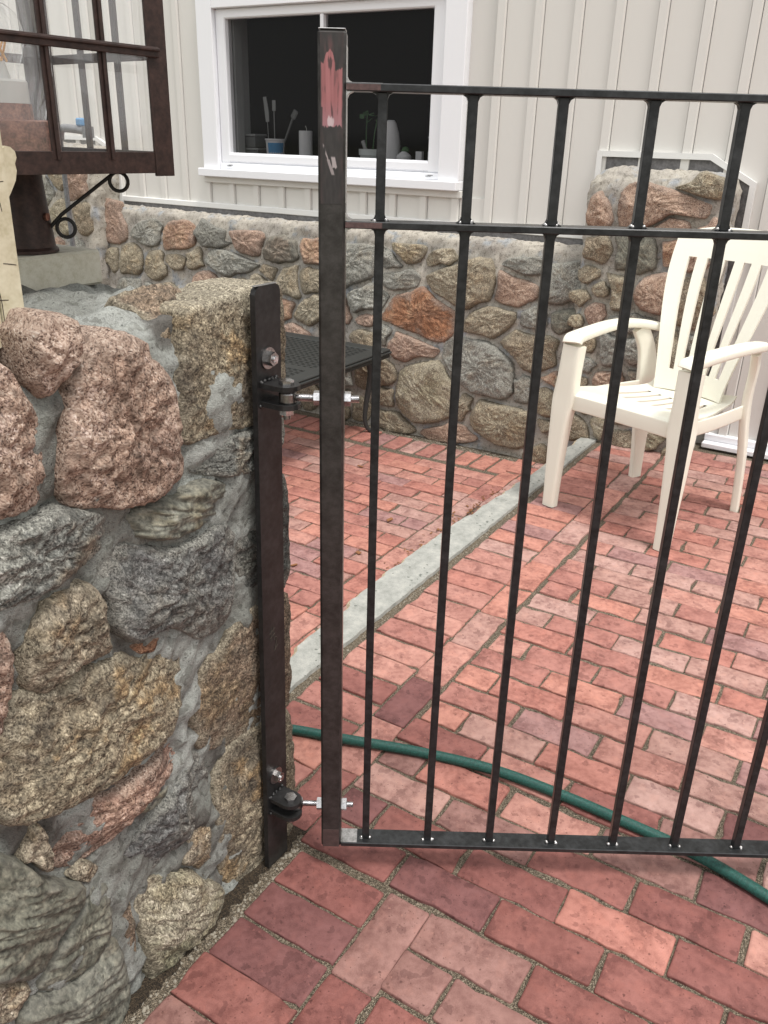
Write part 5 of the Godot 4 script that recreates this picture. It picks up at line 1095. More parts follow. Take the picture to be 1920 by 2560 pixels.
# ---------------------------------------------------------------- the wall in front
func front_wall() -> void:
	var w := thing("stone_wall", "thick fieldstone wall in the foreground, pink and grey boulders in mortar, gate strap bolted on", "stone wall", W(0, 0, -0.820))
	w.transform.basis = Basis(Vector3.FORWARD, Vector3.UP, Vector3.RIGHT)
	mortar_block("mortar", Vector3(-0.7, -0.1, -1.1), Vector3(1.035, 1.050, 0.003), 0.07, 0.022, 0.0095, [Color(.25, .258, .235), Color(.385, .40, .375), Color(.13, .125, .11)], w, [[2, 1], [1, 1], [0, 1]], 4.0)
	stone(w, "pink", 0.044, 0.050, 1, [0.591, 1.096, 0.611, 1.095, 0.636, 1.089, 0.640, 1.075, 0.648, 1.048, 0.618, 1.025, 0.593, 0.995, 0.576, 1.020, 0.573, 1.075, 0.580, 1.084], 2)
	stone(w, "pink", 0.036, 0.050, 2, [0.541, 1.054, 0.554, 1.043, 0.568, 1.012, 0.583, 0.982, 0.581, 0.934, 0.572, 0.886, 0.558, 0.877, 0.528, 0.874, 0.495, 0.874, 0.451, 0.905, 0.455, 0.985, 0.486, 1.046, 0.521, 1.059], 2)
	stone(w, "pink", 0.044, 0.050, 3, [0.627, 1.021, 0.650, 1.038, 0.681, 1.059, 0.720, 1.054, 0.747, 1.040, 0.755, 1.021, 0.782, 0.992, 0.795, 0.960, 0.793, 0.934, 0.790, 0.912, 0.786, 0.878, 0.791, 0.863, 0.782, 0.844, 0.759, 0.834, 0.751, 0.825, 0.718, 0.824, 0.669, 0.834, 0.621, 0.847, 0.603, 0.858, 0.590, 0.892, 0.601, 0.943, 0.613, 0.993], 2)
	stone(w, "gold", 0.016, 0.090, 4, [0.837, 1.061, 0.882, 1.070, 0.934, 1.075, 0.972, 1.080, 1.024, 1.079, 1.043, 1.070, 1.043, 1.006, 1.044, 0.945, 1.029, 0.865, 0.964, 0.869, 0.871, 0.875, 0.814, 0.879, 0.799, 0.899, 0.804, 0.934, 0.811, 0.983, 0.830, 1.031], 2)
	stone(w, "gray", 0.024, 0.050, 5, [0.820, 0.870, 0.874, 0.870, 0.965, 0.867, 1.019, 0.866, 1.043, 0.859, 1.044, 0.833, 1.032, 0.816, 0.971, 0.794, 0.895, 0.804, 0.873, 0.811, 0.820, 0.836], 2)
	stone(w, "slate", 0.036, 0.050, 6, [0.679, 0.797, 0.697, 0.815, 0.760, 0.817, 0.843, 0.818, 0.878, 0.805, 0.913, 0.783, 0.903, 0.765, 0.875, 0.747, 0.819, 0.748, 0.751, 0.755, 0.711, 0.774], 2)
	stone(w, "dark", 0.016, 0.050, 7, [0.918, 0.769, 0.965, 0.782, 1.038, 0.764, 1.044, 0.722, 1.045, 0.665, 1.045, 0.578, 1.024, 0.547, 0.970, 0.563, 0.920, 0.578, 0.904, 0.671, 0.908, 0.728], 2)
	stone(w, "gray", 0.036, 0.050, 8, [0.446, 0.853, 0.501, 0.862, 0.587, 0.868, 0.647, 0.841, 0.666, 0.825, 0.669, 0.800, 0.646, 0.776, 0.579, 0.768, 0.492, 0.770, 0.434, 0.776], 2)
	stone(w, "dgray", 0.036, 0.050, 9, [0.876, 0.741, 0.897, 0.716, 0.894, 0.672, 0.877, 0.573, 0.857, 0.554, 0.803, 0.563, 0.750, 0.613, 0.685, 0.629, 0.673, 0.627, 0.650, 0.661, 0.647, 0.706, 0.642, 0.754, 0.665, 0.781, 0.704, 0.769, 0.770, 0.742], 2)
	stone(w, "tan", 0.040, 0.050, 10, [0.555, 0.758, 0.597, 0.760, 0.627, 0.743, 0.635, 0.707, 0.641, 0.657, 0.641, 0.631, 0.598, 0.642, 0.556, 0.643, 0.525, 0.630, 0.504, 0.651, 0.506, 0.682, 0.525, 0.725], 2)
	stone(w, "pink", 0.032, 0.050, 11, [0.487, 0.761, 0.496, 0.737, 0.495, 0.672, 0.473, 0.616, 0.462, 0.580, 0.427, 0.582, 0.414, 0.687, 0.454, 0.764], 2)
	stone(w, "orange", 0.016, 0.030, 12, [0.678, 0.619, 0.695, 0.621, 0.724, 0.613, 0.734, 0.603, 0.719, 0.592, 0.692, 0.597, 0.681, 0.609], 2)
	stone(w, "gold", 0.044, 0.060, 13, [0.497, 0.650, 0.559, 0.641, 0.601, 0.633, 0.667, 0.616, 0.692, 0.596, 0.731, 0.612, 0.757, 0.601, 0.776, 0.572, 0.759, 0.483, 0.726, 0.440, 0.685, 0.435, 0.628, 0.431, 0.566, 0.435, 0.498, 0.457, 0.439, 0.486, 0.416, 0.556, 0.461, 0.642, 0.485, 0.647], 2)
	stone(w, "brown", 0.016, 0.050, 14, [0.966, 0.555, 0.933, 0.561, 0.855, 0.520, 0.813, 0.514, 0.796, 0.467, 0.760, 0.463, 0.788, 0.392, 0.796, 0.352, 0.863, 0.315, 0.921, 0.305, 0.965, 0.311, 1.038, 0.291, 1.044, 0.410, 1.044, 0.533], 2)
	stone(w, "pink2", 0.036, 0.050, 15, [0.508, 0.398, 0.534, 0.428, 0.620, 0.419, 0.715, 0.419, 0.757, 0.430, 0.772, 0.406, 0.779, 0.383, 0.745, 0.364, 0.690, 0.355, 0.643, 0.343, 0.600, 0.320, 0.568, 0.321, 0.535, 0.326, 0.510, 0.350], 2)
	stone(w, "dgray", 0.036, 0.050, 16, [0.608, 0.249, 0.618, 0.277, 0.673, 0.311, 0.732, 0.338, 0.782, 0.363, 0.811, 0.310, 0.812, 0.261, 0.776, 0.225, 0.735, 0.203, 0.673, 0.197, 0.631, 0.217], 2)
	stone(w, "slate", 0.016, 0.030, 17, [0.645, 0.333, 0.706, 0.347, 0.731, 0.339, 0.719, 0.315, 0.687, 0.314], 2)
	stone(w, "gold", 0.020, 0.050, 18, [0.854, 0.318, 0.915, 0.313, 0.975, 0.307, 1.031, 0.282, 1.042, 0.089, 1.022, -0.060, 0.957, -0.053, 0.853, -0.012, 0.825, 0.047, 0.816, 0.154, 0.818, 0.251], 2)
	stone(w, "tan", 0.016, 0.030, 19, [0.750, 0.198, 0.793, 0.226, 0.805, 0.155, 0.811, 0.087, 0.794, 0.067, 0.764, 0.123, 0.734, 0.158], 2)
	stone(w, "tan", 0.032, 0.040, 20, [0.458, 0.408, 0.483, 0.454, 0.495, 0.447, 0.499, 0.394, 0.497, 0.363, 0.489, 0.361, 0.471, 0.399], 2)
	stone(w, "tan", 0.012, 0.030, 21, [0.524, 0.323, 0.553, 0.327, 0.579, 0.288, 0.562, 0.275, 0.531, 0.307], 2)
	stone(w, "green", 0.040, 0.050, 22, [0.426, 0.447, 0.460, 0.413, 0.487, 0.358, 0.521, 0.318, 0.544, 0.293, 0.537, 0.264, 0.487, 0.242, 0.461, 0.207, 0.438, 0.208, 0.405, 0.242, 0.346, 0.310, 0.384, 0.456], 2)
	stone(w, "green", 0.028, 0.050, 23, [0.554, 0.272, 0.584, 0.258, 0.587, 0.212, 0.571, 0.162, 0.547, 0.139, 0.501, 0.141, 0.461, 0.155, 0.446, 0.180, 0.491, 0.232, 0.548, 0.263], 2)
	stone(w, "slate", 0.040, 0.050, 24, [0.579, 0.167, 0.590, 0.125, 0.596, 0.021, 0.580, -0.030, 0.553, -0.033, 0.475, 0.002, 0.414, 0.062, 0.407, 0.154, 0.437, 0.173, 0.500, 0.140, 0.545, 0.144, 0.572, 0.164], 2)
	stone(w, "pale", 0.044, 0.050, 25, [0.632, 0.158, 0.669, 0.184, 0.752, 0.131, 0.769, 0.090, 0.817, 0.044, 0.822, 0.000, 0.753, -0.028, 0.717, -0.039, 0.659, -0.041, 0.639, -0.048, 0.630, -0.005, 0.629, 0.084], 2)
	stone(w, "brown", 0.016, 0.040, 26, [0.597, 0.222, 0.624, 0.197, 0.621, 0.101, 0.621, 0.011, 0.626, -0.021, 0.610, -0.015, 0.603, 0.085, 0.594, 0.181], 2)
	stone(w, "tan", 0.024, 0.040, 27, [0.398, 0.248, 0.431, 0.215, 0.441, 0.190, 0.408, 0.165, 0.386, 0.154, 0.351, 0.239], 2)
	# one stone lies on the slope where the face turns over into the top
	var lean := make_stone(w, "brown", 0.034, 0.05, 61, [0.796, 0.147, 0.853, 0.152, 0.897, 0.145, 0.918, 0.125, 0.914, 0.106, 0.892, 0.090, 0.863, 0.073, 0.827, 0.036, 0.803, 0.039, 0.805, 0.075, 0.804, 0.113], 2)
	lean.transform = Transform3D(Basis(Vector3.RIGHT, -PI / 4), Vector3(0, 0.97, 0.004))
	# the rest of the wall, towards and past the camera's left edge
	var rr := RandomNumberGenerator.new()
	rr.seed = 5
	for i in 4:
		for j in 5:
			var cx := -0.58 + 0.21 * i + (0.08 if j % 2 else 0.0)
			var cy := 0.11 + 0.215 * j
			if cx > 0.22: continue
			var f := []
			for k in 10:
				var an := TAU * k / 10
				f.append_array([cx + cos(an) * rr.randf_range(.08, .1), cy + sin(an) * rr.randf_range(.078, .1)])
			make_stone(w, ["gray", "pink", "tan", "slate", "gold"][rr.randi() % 5], 0.04, 0.05, 400 + i * 5 + j, f, 1)

# ---------------------------------------------------------------- strap on the wall
func bolt_set(parent: Node3D, at: Vector3, d: Vector3, r: float) -> void:
	var xf := facing(at, d)
	var w := new_st()
	var pr := ngon(r * 1.55, 24)
	prism(w, pr, 0.0025, xf)
	build("washer", w, M.dark_zinc, parent)
	var n := new_st()
	prism(n, ngon(r, 6, 0.3), r * 0.95, xf.translated_local(Vector3(0, 0, 0.0026)))
	build("nut", n, M.dark_zinc, parent)
	var b := new_st()
	lathe(b, [Vector2(r * 0.5, 0), Vector2(r * 0.5, r * 0.5), Vector2(r * 0.42, r * 0.56), Vector2(0, r * 0.56)], Transform3D(xf.basis * Basis(Vector3.RIGHT, PI / 2), xf * Vector3(0, 0, r * 0.95)), 14)
	build("bolt_end", b, M.zinc, parent)

func thread(st: SurfaceTool, from: Vector3, to: Vector3, r: float) -> void:
	var len := from.distance_to(to)
	var turns := int(len / 0.0018)
	var xf := facing(from, to - from)
	var prof := []
	for i in turns:
		prof.append(Vector2(r * 0.84, len * (i + 0.02) / turns))
		prof.append(Vector2(r, len * (i + 0.5) / turns))
	prof.append(Vector2(r * 0.84, len))
	prof.append(Vector2(0, len))
	lathe(st, prof, Transform3D(xf.basis * Basis(Vector3.RIGHT, PI / 2), from), 12)

func strap() -> void:
	var s := thing("hinge_strap", "tall dark steel strap bolted upright to the end of the stone wall", "gate strap", W(0.968, 0, -0.8145))
	s.transform.basis = Basis(Vector3.FORWARD, Vector3.UP, Vector3.RIGHT)   # x = towards the house, z = out of the wall
	s.rotation_order = EULER_ORDER_YXZ
	var st := new_st()
	var P := PackedVector2Array([Vector2(-.030, .0), Vector2(.027, -.002), Vector2(.027, 1.074), Vector2(.024, 1.081), Vector2(.018, 1.084), Vector2(-.020, 1.084), Vector2(-.027, 1.080), Vector2(-.030, 1.073)])
	for i in P.size(): P[i] += Vector2(-0.018 * (1.0 - P[i].y / 1.08), 0)
	prism(st, P, 0.0095, Transform3D(Basis(), Vector3(0, 0, 0.020)))
	build("bar", st, M.steel, s)
	var ed := new_st()
	box_between(ed, Vector3(-.0293, 1.0842, .0205), Vector3(.022, 1.0849, .0292), 0.0003)
	build("bright_edge", ed, M.ground_steel, s)
	bolt_set(s, Vector3(-.006, .979, .0297), Vector3(0, 0, 1), .0105)
	bolt_set(s, Vector3(-.020, .206, .0297), Vector3(0, 0, 1), .0105)
	# clevis ears, welded on
	for y in [0.926, 0.147]:
		var x0: float = -.004 - 0.018 * (1.0 - y / 1.08)
		for dy in [0.0115, -0.0165]:
			var ear := new_st()
			var o := PackedVector2Array([Vector2(-.020, .0), Vector2(-.0205, .025)])
			for k in 9:
				var an := PI - PI * k / 8.0
				o.append(Vector2(cos(an) * .0205, .034 + sin(an) * .0205))
			o.append_array(PackedVector2Array([Vector2(.0205, .025), Vector2(.020, .0)]))
			# outline x = along the wall, y = outwards
			prism(ear, o, 0.0075, Transform3D(Basis(Vector3.RIGHT, Vector3(0, 0, 1), Vector3(0, -1, 0)), Vector3(x0, y + dy + 0.0075, .0296)))
			build("clevis_ear", ear, M.steel, s)
			var we := new_st()
			for k in 5: weld(we, Vector3(x0 - .018 + .009 * k, y + dy + (0.008 if dy > 0 else 0.0), .0305), .0042)
			build("weld", we, M.steel, s)
		var pin := new_st()
		var up := Transform3D(Basis(Vector3.RIGHT, -PI / 2), Vector3(x0, y + 0.0192, .0636))
		prism(pin, ngon(.0115, 6, 0.2), 0.006, up)
		build("pin_head", pin, M.zinc, s)
		var nut := new_st()
		prism(nut, ngon(.0115, 6, 0.5), 0.010, Transform3D(Basis(Vector3.RIGHT, PI / 2), Vector3(x0, y - 0.0167, .0636)))
		build("pin_nut", nut, M.zinc, s)
		var tip := new_st()
		lathe(tip, [Vector2(0, 0), Vector2(.005, .001), Vector2(.0055, .003), Vector2(.0055, .012)], Transform3D(Basis(), Vector3(x0, y - 0.036, .0636)), 12)
		build("pin_end", tip, M.dark_zinc, s)
	# the pencilled mark
	var mk := new_st()
	var q := func(x: float, y: float): return Vector3(-.0155 + x, .497 + y, .02985)
	for l in [[-.004, .024, -.003, -.004], [.001, .028, .003, .002], [-.008, .012, .007, .019], [-.008, .003, .007, .009]]:
		tube(mk, [q.call(l[0], l[1]), q.call(l[2], l[3])], .0005, 6)
	tube(mk, curve([q.call(.004, -.004), q.call(.007, .001), q.call(.0105, -.003), q.call(.009, -.013), q.call(.004, -.026), q.call(.008, -.021), q.call(.013, -.018)], 4), .0005, 6)
	build("pencil_mark", mk, M.crack, s)

# ---------------------------------------------------------------- gate
func cam_pt(x: float, y: float, z: float) -> Vector3:
	# from metres right / up / back along the gate's own axes
	return Basis(Vector3.UP, deg_to_rad(30.95)) * Vector3(x, y, z)

func stile_texture() -> ImageTexture:
	# primer brushed over mill scale, with two chalk strokes; the strip covers y 1.10 to 1.40
	var w := 64
	var h := 512
	var im := Image.create(w, h, false, Image.FORMAT_RGB8)
	var f := FastNoiseLite.new()
	f.seed = 21
	f.frequency = 0.03
	f.fractal_octaves = 4
	for j in h:
		for i in w:
			var x := (i + 0.5) / w
			var y := 1.3985 - 0.2 * (j + 0.5) / h
			var s := f.get_noise_2d(i * 2.2, j * 0.45)
			var t := f.get_noise_2d(i * 3.0 + 500.0, j * 0.10)
			var c := Color(.178 + .045 * s, .168 + .04 * s, .165 + .04 * s)
			c = c.lerp(Color(.26, .17, .165), clampf(absf(x - 0.5) * 2.0 - 0.55 + s * 0.4, 0, 1) * 0.7)
			var top := 1.3655 + 0.003 * t
			if x > 0.16 and x < 0.64: top = 1.3665 + 0.0125 * (1.0 - pow(absf(x - 0.40) / 0.24, 3.0)) + 0.003 * s
			if x >= 0.64: top = 1.359 + 0.004 * t
			var edge := minf(minf(top - y, y - 1.2925 - 0.004 * t - 0.003 * s), 0.02)
			edge = minf(edge, minf(x - 0.03 - 0.02 * s - (0.05 if y < 1.315 else 0.0), 0.97 + 0.02 * s - x) * 0.035)
			var k := smoothstep(-0.0006, 0.0014, edge)
			var red := Color(.56, .345, .35).lerp(Color(.65, .42, .425), clampf(0.5 + t * 0.9, 0, 1)).lerp(Color(.61, .46, .49), clampf((1.322 - y) * 40.0, 0, 1) * 0.6)
			red = red.lerp(Color(.40, .27, .27), smoothstep(0.40, 0.7, -(t + 0.6 * s)) * 0.6)
			red = red.lerp(Color(.28, .20, .20), (1.0 - smoothstep(0.6, 1.2, Vector2((x - 0.42) / 0.10, (y - 1.3655) / 0.0065).length() + s)) * 0.9)
			red = red.lerp(Color(.30, .19, .20), (1.0 - smoothstep(0.5, 1.1, Vector2((x - 0.50 - (1.312 - y) * 3.0) / 0.05, (y - 1.311) / 0.011).length() + 0.5 * s)) * 0.85)
			red = red.lerp(Color(.80, .75, .76), (1.0 - smoothstep(0.6, 1.3, Vector2((x - 0.42) / 0.13, (y - 1.2975) / 0.006).length() + 1.2 * s)) * 0.75)
			c = c.lerp(red, k * 0.94)
			c = c.lerp(Color(.42, .26, .26), (1.0 - smoothstep(0.0, 0.022, y - top)) * (1.0 if y > top else 0.0) * (1.0 - k) * smoothstep(0.1, 0.25, x) * (1.0 - smoothstep(0.5, 0.7, x)) * clampf(0.6 + s, 0, 1) * 0.6)
			# chalk
			var u1 := 0.10 + (1.272 - y) * 12.5
			var wide := 0.04 if y > 1.253 else 0.075
			c = c.lerp(Color(.66, .62, .62), (1.0 - smoothstep(wide * 0.7, wide * 1.1, absf(x - u1) + 0.02 * s)) * smoothstep(1.2335, 1.2355, y) * (1.0 - smoothstep(1.270, 1.273, y)) * (clampf(0.75 + s * 3.0, 0, 1) if y > 1.253 else 0.9) * 0.85)
			c = c.lerp(Color(.69, .65, .65), (1.0 - smoothstep(0.08, 0.12, absf(x - 0.60 - (1.249 - y) * 6.0) + 0.03 * s)) * smoothstep(1.2405, 1.243, y + 0.004 * s) * (1.0 - smoothstep(1.255, 1.258, y)) * 0.85)
			im.set_pixel(i, j, c)
	return ImageTexture.create_from_image(im)

func gate() -> void:
	var g := thing("iron_gate", "black steel picket gate hinged at the stone wall, red primer on its stile", "gate", cam_pt(-0.0815, 0, -1.209), deg_to_rad(30.95))
	var hw := 0.018
	var hd := 0.019
	var st := new_st()
	box_between(st, Vector3(-hw, .062, -hd), Vector3(hw, 1.402, hd), 0.0035)
	build("hinge_stile", st, M.stile, g)
	# the brushed face of the stile
	var fm := StandardMaterial3D.new()
	fm.albedo_texture = stile_texture()
	fm.roughness = 0.5
	fm.texture_repeat = false
	var fs := new_st()
	var fx := hw - 0.0034
	var c4 := [Vector3(-fx, 1.1985, hd + .0004), Vector3(fx, 1.1985, hd + .0004), Vector3(fx, 1.3985, hd + .0004), Vector3(-fx, 1.3985, hd + .0004)]
	var uv := [Vector2(0, 1), Vector2(1, 1), Vector2(1, 0), Vector2(0, 0)]
	for k in [0, 2, 1, 0, 3, 2]:
		fs.set_normal(Vector3.BACK); fs.set_uv(uv[k]); fs.add_vertex(c4[k])
	build("primer_coat", fs, fm, g)
	var glint := new_st()
	box_between(glint, Vector3(-hw + .001, 1.4021, -hd + .001), Vector3(hw - .001, 1.4035, hd - .001), 0.0006)
	build("stile_top_highlight", glint, M.ground_steel, g)  # thin bright strip added as the highlight along the stile's top edge
	var foot := new_st()
	box_between(foot, Vector3(-hw + .003, .0635, hd), Vector3(hw - .003, .105, hd + .0006))
	build("primed_foot", foot, mat(lin(.085, .055, .052), 0.6, 0.0, T.metal, 0.1), g)
	var x1 := 1.04
	for r in [["top_rail", 1.3343, 1.3438], ["middle_rail", 1.168, 1.1775], ["bottom_rail", .0632, .0727]]:
		var rs := new_st()
		box_between(rs, Vector3(hw + .0002, r[1], -hd + .0005), Vector3(x1, r[2], hd - .0005), 0.0012)
		build(r[0], rs, M.black_steel, g)
	# ground bright where the rails meet the stile
	var br := new_st()
	box_between(br, Vector3(hw + .0003, 1.3439, -hd + .002), Vector3(hw + .046, 1.3442, hd - .002))
	box_between(br, Vector3(hw + .0003, .07275, -hd + .002), Vector3(hw + .030, .0731, hd - .002))
	box_between(br, Vector3(hw + .0003, 1.1776, -hd + .002), Vector3(hw + .042, 1.1779, hd - .002))
	box_between(br, Vector3(hw, 1.20, -hd + .004), Vector3(hw + .0004, 1.385, hd - .003))
	build("ground_patch", br, M.ground_steel, g)
	var pf := new_st()
	box_between(pf, Vector3(hw + .0003, 1.3356, hd - .0005), Vector3(hw + .044, 1.3426, hd - .0001))
	var pm := mat(lin(.12, .07, .066), 0.6, 0.0, T.metal, 0.1)
	build("primed_rail_end", pf, pm, g)
	pf = new_st()
	box_between(pf, Vector3(hw + .0003, 1.1692, hd - .0005), Vector3(hw + .050, 1.1764, hd - .0001))
	build("primed_rail_end", pf, pm, g)
	var we := new_st()
	var wb := new_st()
	for r in [[1.3343, 1.3438], [1.168, 1.1775]]:
		for s in [[r[0], -1.0], [r[1], 1.0]]:
			prism(we, PackedVector2Array([Vector2(hw, s[0]), Vector2(hw + .009, s[0]), Vector2(hw + .003, s[0] + .003 * s[1]), Vector2(hw, s[0] + .009 * s[1])]), .030, Transform3D(Basis(), Vector3(0, 0, -.015)))
	var x := 0.0644
	var i := 0
	while x < 1.0:
		var ps := new_st()
		for y in [[.0728, 1.1679], [1.1776, 1.3342]]:
			box_between(ps, Vector3(x - .0064, y[0], -.0064), Vector3(x + .0064, y[1], .0064), 0.0008)
		build("picket", ps, M.black_steel, g)
		for s in [-1.0, 1.0]:
			for y in [[1.3342, -1.0], [1.1679, -1.0], [1.1776, 1.0]]:
				prism(wb, PackedVector2Array([Vector2(x + s * .0064, y[0]), Vector2(x + s * .0135, y[0]), Vector2(x + s * .0085, y[0] + y[1] * .003), Vector2(x + s * .0064, y[0] + y[1] * .008)]), .011, Transform3D(Basis(), Vector3(0, 0, -.0055)))
			weld(we, Vector3(x + s * .0085, .0738, .004), .0042)
			weld(we, Vector3(x + s * .0078, 1.179, .004), .0034)
		x += .1166
		i += 1
	build("bright_weld", we, M.ground_steel, g).set_meta("kind", "stuff")
	build("weld", wb, M.black_steel, g).set_meta("kind", "stuff")
	# eye bolts that carry the gate
	for y in [0.925, 0.146]:
		var eb := mi("eye_bolt", null, null, g)
		var th := new_st()
		thread(th, Vector3(-.056, y, -.003), Vector3(.040, y, -.003), .0058)
		build("threaded_rod", th, M.zinc, eb)
		var ey := new_st()
		lathe(ey, [Vector2(0, -.008), Vector2(.0125, -.008), Vector2(.0135, -.006), Vector2(.0135, .006), Vector2(.0125, .008), Vector2(0, .008)], Transform3D(Basis(), Vector3(-.0665, y, -.003)), 20)
		build("eye", ey, M.dark_zinc, eb)
		for q in [[-.0275, 1.0], [.0182, 1.0]]:
			var nt := new_st()
			prism(nt, ngon(.0112, 6, 0.05), 0.0093, Transform3D(Basis(Vector3.UP, PI / 2), Vector3(q[0], y, -.003)))
			build("nut", nt, M.zinc, eb)
	# latch side, outside the picture
	var es := new_st()
	box_between(es, Vector3(x1, .062, -hd), Vector3(x1 + .036, 1.402, hd), 0.0035)
	build("latch_stile", es, M.steel, g)

# ---------------------------------------------------------------- chair
func chair() -> void:
	var c := thing("garden_chair", "cream plastic high backed garden armchair on the brick patio", "chair", W(3.09, 0, -0.678))
	# local x = sitter's left as seen from the front turned to the picture's left, z = to the front
	c.transform.basis = Basis(Vector3(-0.9532, 0, -0.3022), Vector3.UP, Vector3(-0.3022, 0, 0.9532))
	var m: Material = M.chair
	var sd := Vector3.RIGHT
	# seat: front and rear bands, slats between, side rails
	var line := func(x: float) -> Array:
		var o := []
		for p in [[.262, .405], [.268, .435], [.255, .453], [.22, .459], [.14, .452], [.04, .440], [-.06, .431], [-.14, .428], [-.19, .432], [-.215, .45]]:
			o.append(Vector3(x * (1.0 - 0.30 * smoothstep(0.2, -0.22, p[0])), p[1] - 0.012 * (1.0 - pow(x / .24, 2.0)) * smoothstep(.25, .1, p[0]), p[0]))
		return curve(o, 4)
	var seat := new_st()
	var cols := 25
	var grid := []
	for i in cols: grid.append(line.call(-.245 + .49 * i / (cols - 1)))
	var rows: int = grid[0].size()
	var dn := Vector3(0, -0.007, 0)
	for i in cols - 1:
		for j in rows - 1:
			var zc: float = grid[i][j].z
			var slot := zc < 0.13 and zc > -0.09 and i % 3 == 1 and i > 3 and i < cols - 4
			if slot: continue
			var a: Vector3 = grid[i][j]
			var b: Vector3 = grid[i + 1][j]
			var d: Vector3 = grid[i][j + 1]
			var e: Vector3 = grid[i + 1][j + 1]
			poly(seat, [a, b, e, d], Vector3(0, 1, 0.3))
			poly(seat, [a + dn, b + dn, e + dn, d + dn], Vector3(0, -1, -0.3))
			for q in [[a, d], [b, e]]:
				poly(seat, [q[0], q[1], q[1] + dn, q[0] + dn], Vector3(1, 0, 0))
	build("seat", seat, m, c)
	# aprons
	for s in [-1.0, 1.0]:
		var ap := new_st()
		sweep(ap, curve([Vector3(s * .243, .425, .25), Vector3(s * .238, .415, .05), Vector3(s * .215, .405, -.2)], 6), [Vector3.UP], [.052], [.008], 10, 6.0)
		build("side_apron", ap, m, c)
	var fa := new_st()
	sweep(fa, curve([Vector3(-.235, .418, .262), Vector3(-.1, .424, .272), Vector3(.1, .424, .272), Vector3(.235, .418, .262)], 5), [Vector3.UP], [.056], [.008], 10, 6.0)
	build("front_apron", fa, m, c)
	# front legs run on up to the arms
	for s in [-1.0, 1.0]:
		var fl := new_st()
		var pts := curve([Vector3(s * .246, .0, .272), Vector3(s * .246, .2, .268), Vector3(s * .243, .36, .264), Vector3(s * .238, .44, .260), Vector3(s * .234, .54, .256), Vector3(s * .232, .622, .250)], 4)
		var ws := []
		var ts := []
		for p in pts:
			ws.append(lerpf(.052, .078, smoothstep(0.0, .42, p.y)) + .014 * exp(-pow((p.y - .43) / .05, 2.0)))
			ts.append(lerpf(.040, .052, smoothstep(0.0, .42, p.y)))
		sweep(fl, pts, [sd], ws, ts, 16, 5.0)
		build("leg", fl, m, c)
		var rl := new_st()
		var rp := curve([Vector3(s * .226, .0, -.268), Vector3(s * .222, .2, -.25), Vector3(s * .214, .36, -.225), Vector3(s * .212, .46, -.215), Vector3(s * .222, .56, -.20), Vector3(s * .236, .64, -.16)], 4)
		ws = []
		for p in rp: ws.append(lerpf(.048, .086, smoothstep(0.0, .42, p.y)) - .02 * smoothstep(.42, .64, p.y))
		sweep(rl, rp, [Vector3(s * 0.35, 0, 1)], ws, [.030], 14, 5.0)
		build("leg", rl, m, c)
		var ar := new_st()
		var apts := curve([Vector3(s * .229, .632, .272), Vector3(s * .231, .646, .262), Vector3(s * .234, .652, .23), Vector3(s * .243, .660, .12), Vector3(s * .252, .664, .0), Vector3(s * .250, .660, -.10), Vector3(s * .235, .65, -.18), Vector3(s * .205, .64, -.235)], 4)
		ws = []
		for i in apts.size():
			var u := float(i) / (apts.size() - 1)
			ws.append(.076 - .010 * smoothstep(.1, .5, u) - .01 * smoothstep(.7, 1.0, u))
		sweep(ar, apts, [sd, sd], ws, [.030], 14, 4.0) if false else sweep(ar, apts, _fill(Vector3(1, 0, 0), Vector3(0.75, 0, s * -0.5), apts.size()), ws, [.032], 14, 4.0)
		build("armrest", ar, m, c)
	# back: shape at (x, y); slats fan out upwards
	var bk := func(u: float, y: float) -> Vector3:
		var t := (y - .42) / .59
		var hwid := lerpf(.134, .216, smoothstep(-0.1, 0.85, t))
		var z := -.195 - .02 * t - .145 * t * t * 0.95 + .035 * u * u - 0.03 * sin(t * PI) * 0.6
		return Vector3(u * hwid, y, z)
	var band := func(called: String, y0: float, y1: float, u0: float, u1: float, round_top: bool) -> void:
		var s := new_st()
		var nu := maxi(2, int((u1 - u0) * 12))
		var ny := maxi(3, int((y1 - y0) / .03))
		var pos := func(i: int, j: int, zo: float) -> Vector3:
			var u := lerpf(u0, u1, float(i) / nu)
			var y := lerpf(y0, y1, float(j) / ny)
			if round_top: y -= (y - y0) / (y1 - y0) * .045 * pow(absf(u), 4.0)
			return (bk.call(u, y) as Vector3) + Vector3(0, 0, zo)
		for i in nu:
			for j in ny:
				poly(s, [pos.call(i, j, .006), pos.call(i + 1, j, .006), pos.call(i + 1, j + 1, .006), pos.call(i, j + 1, .006)], Vector3.BACK)
				poly(s, [pos.call(i, j, -.006), pos.call(i + 1, j, -.006), pos.call(i + 1, j + 1, -.006), pos.call(i, j + 1, -.006)], Vector3.FORWARD)
		for j in ny:
			poly(s, [pos.call(0, j, .006), pos.call(0, j + 1, .006), pos.call(0, j + 1, -.006), pos.call(0, j, -.006)], Vector3.LEFT)
			poly(s, [pos.call(nu, j, .006), pos.call(nu, j + 1, .006), pos.call(nu, j + 1, -.006), pos.call(nu, j, -.006)], Vector3.RIGHT)
		for i in nu:
			poly(s, [pos.call(i, 0, .006), pos.call(i + 1, 0, .006), pos.call(i + 1, 0, -.006), pos.call(i, 0, -.006)], Vector3.DOWN)
			poly(s, [pos.call(i, ny, .006), pos.call(i + 1, ny, .006), pos.call(i + 1, ny, -.006), pos.call(i, ny, -.006)], Vector3.UP)
		build(called, s, m, c)
	band.call("back_base", .425, .50, -1.0, 1.0, false)
	band.call("back_top", .905, 1.012, -1.0, 1.0, true)
	for e in [[-1.0, -.72], [-.58, -.40], [-.26, -.09], [.09, .26], [.40, .58], [.72, 1.0]]:
		band.call("back_slat", .4995, .9055, e[0], e[1], false)
	var rim := new_st()
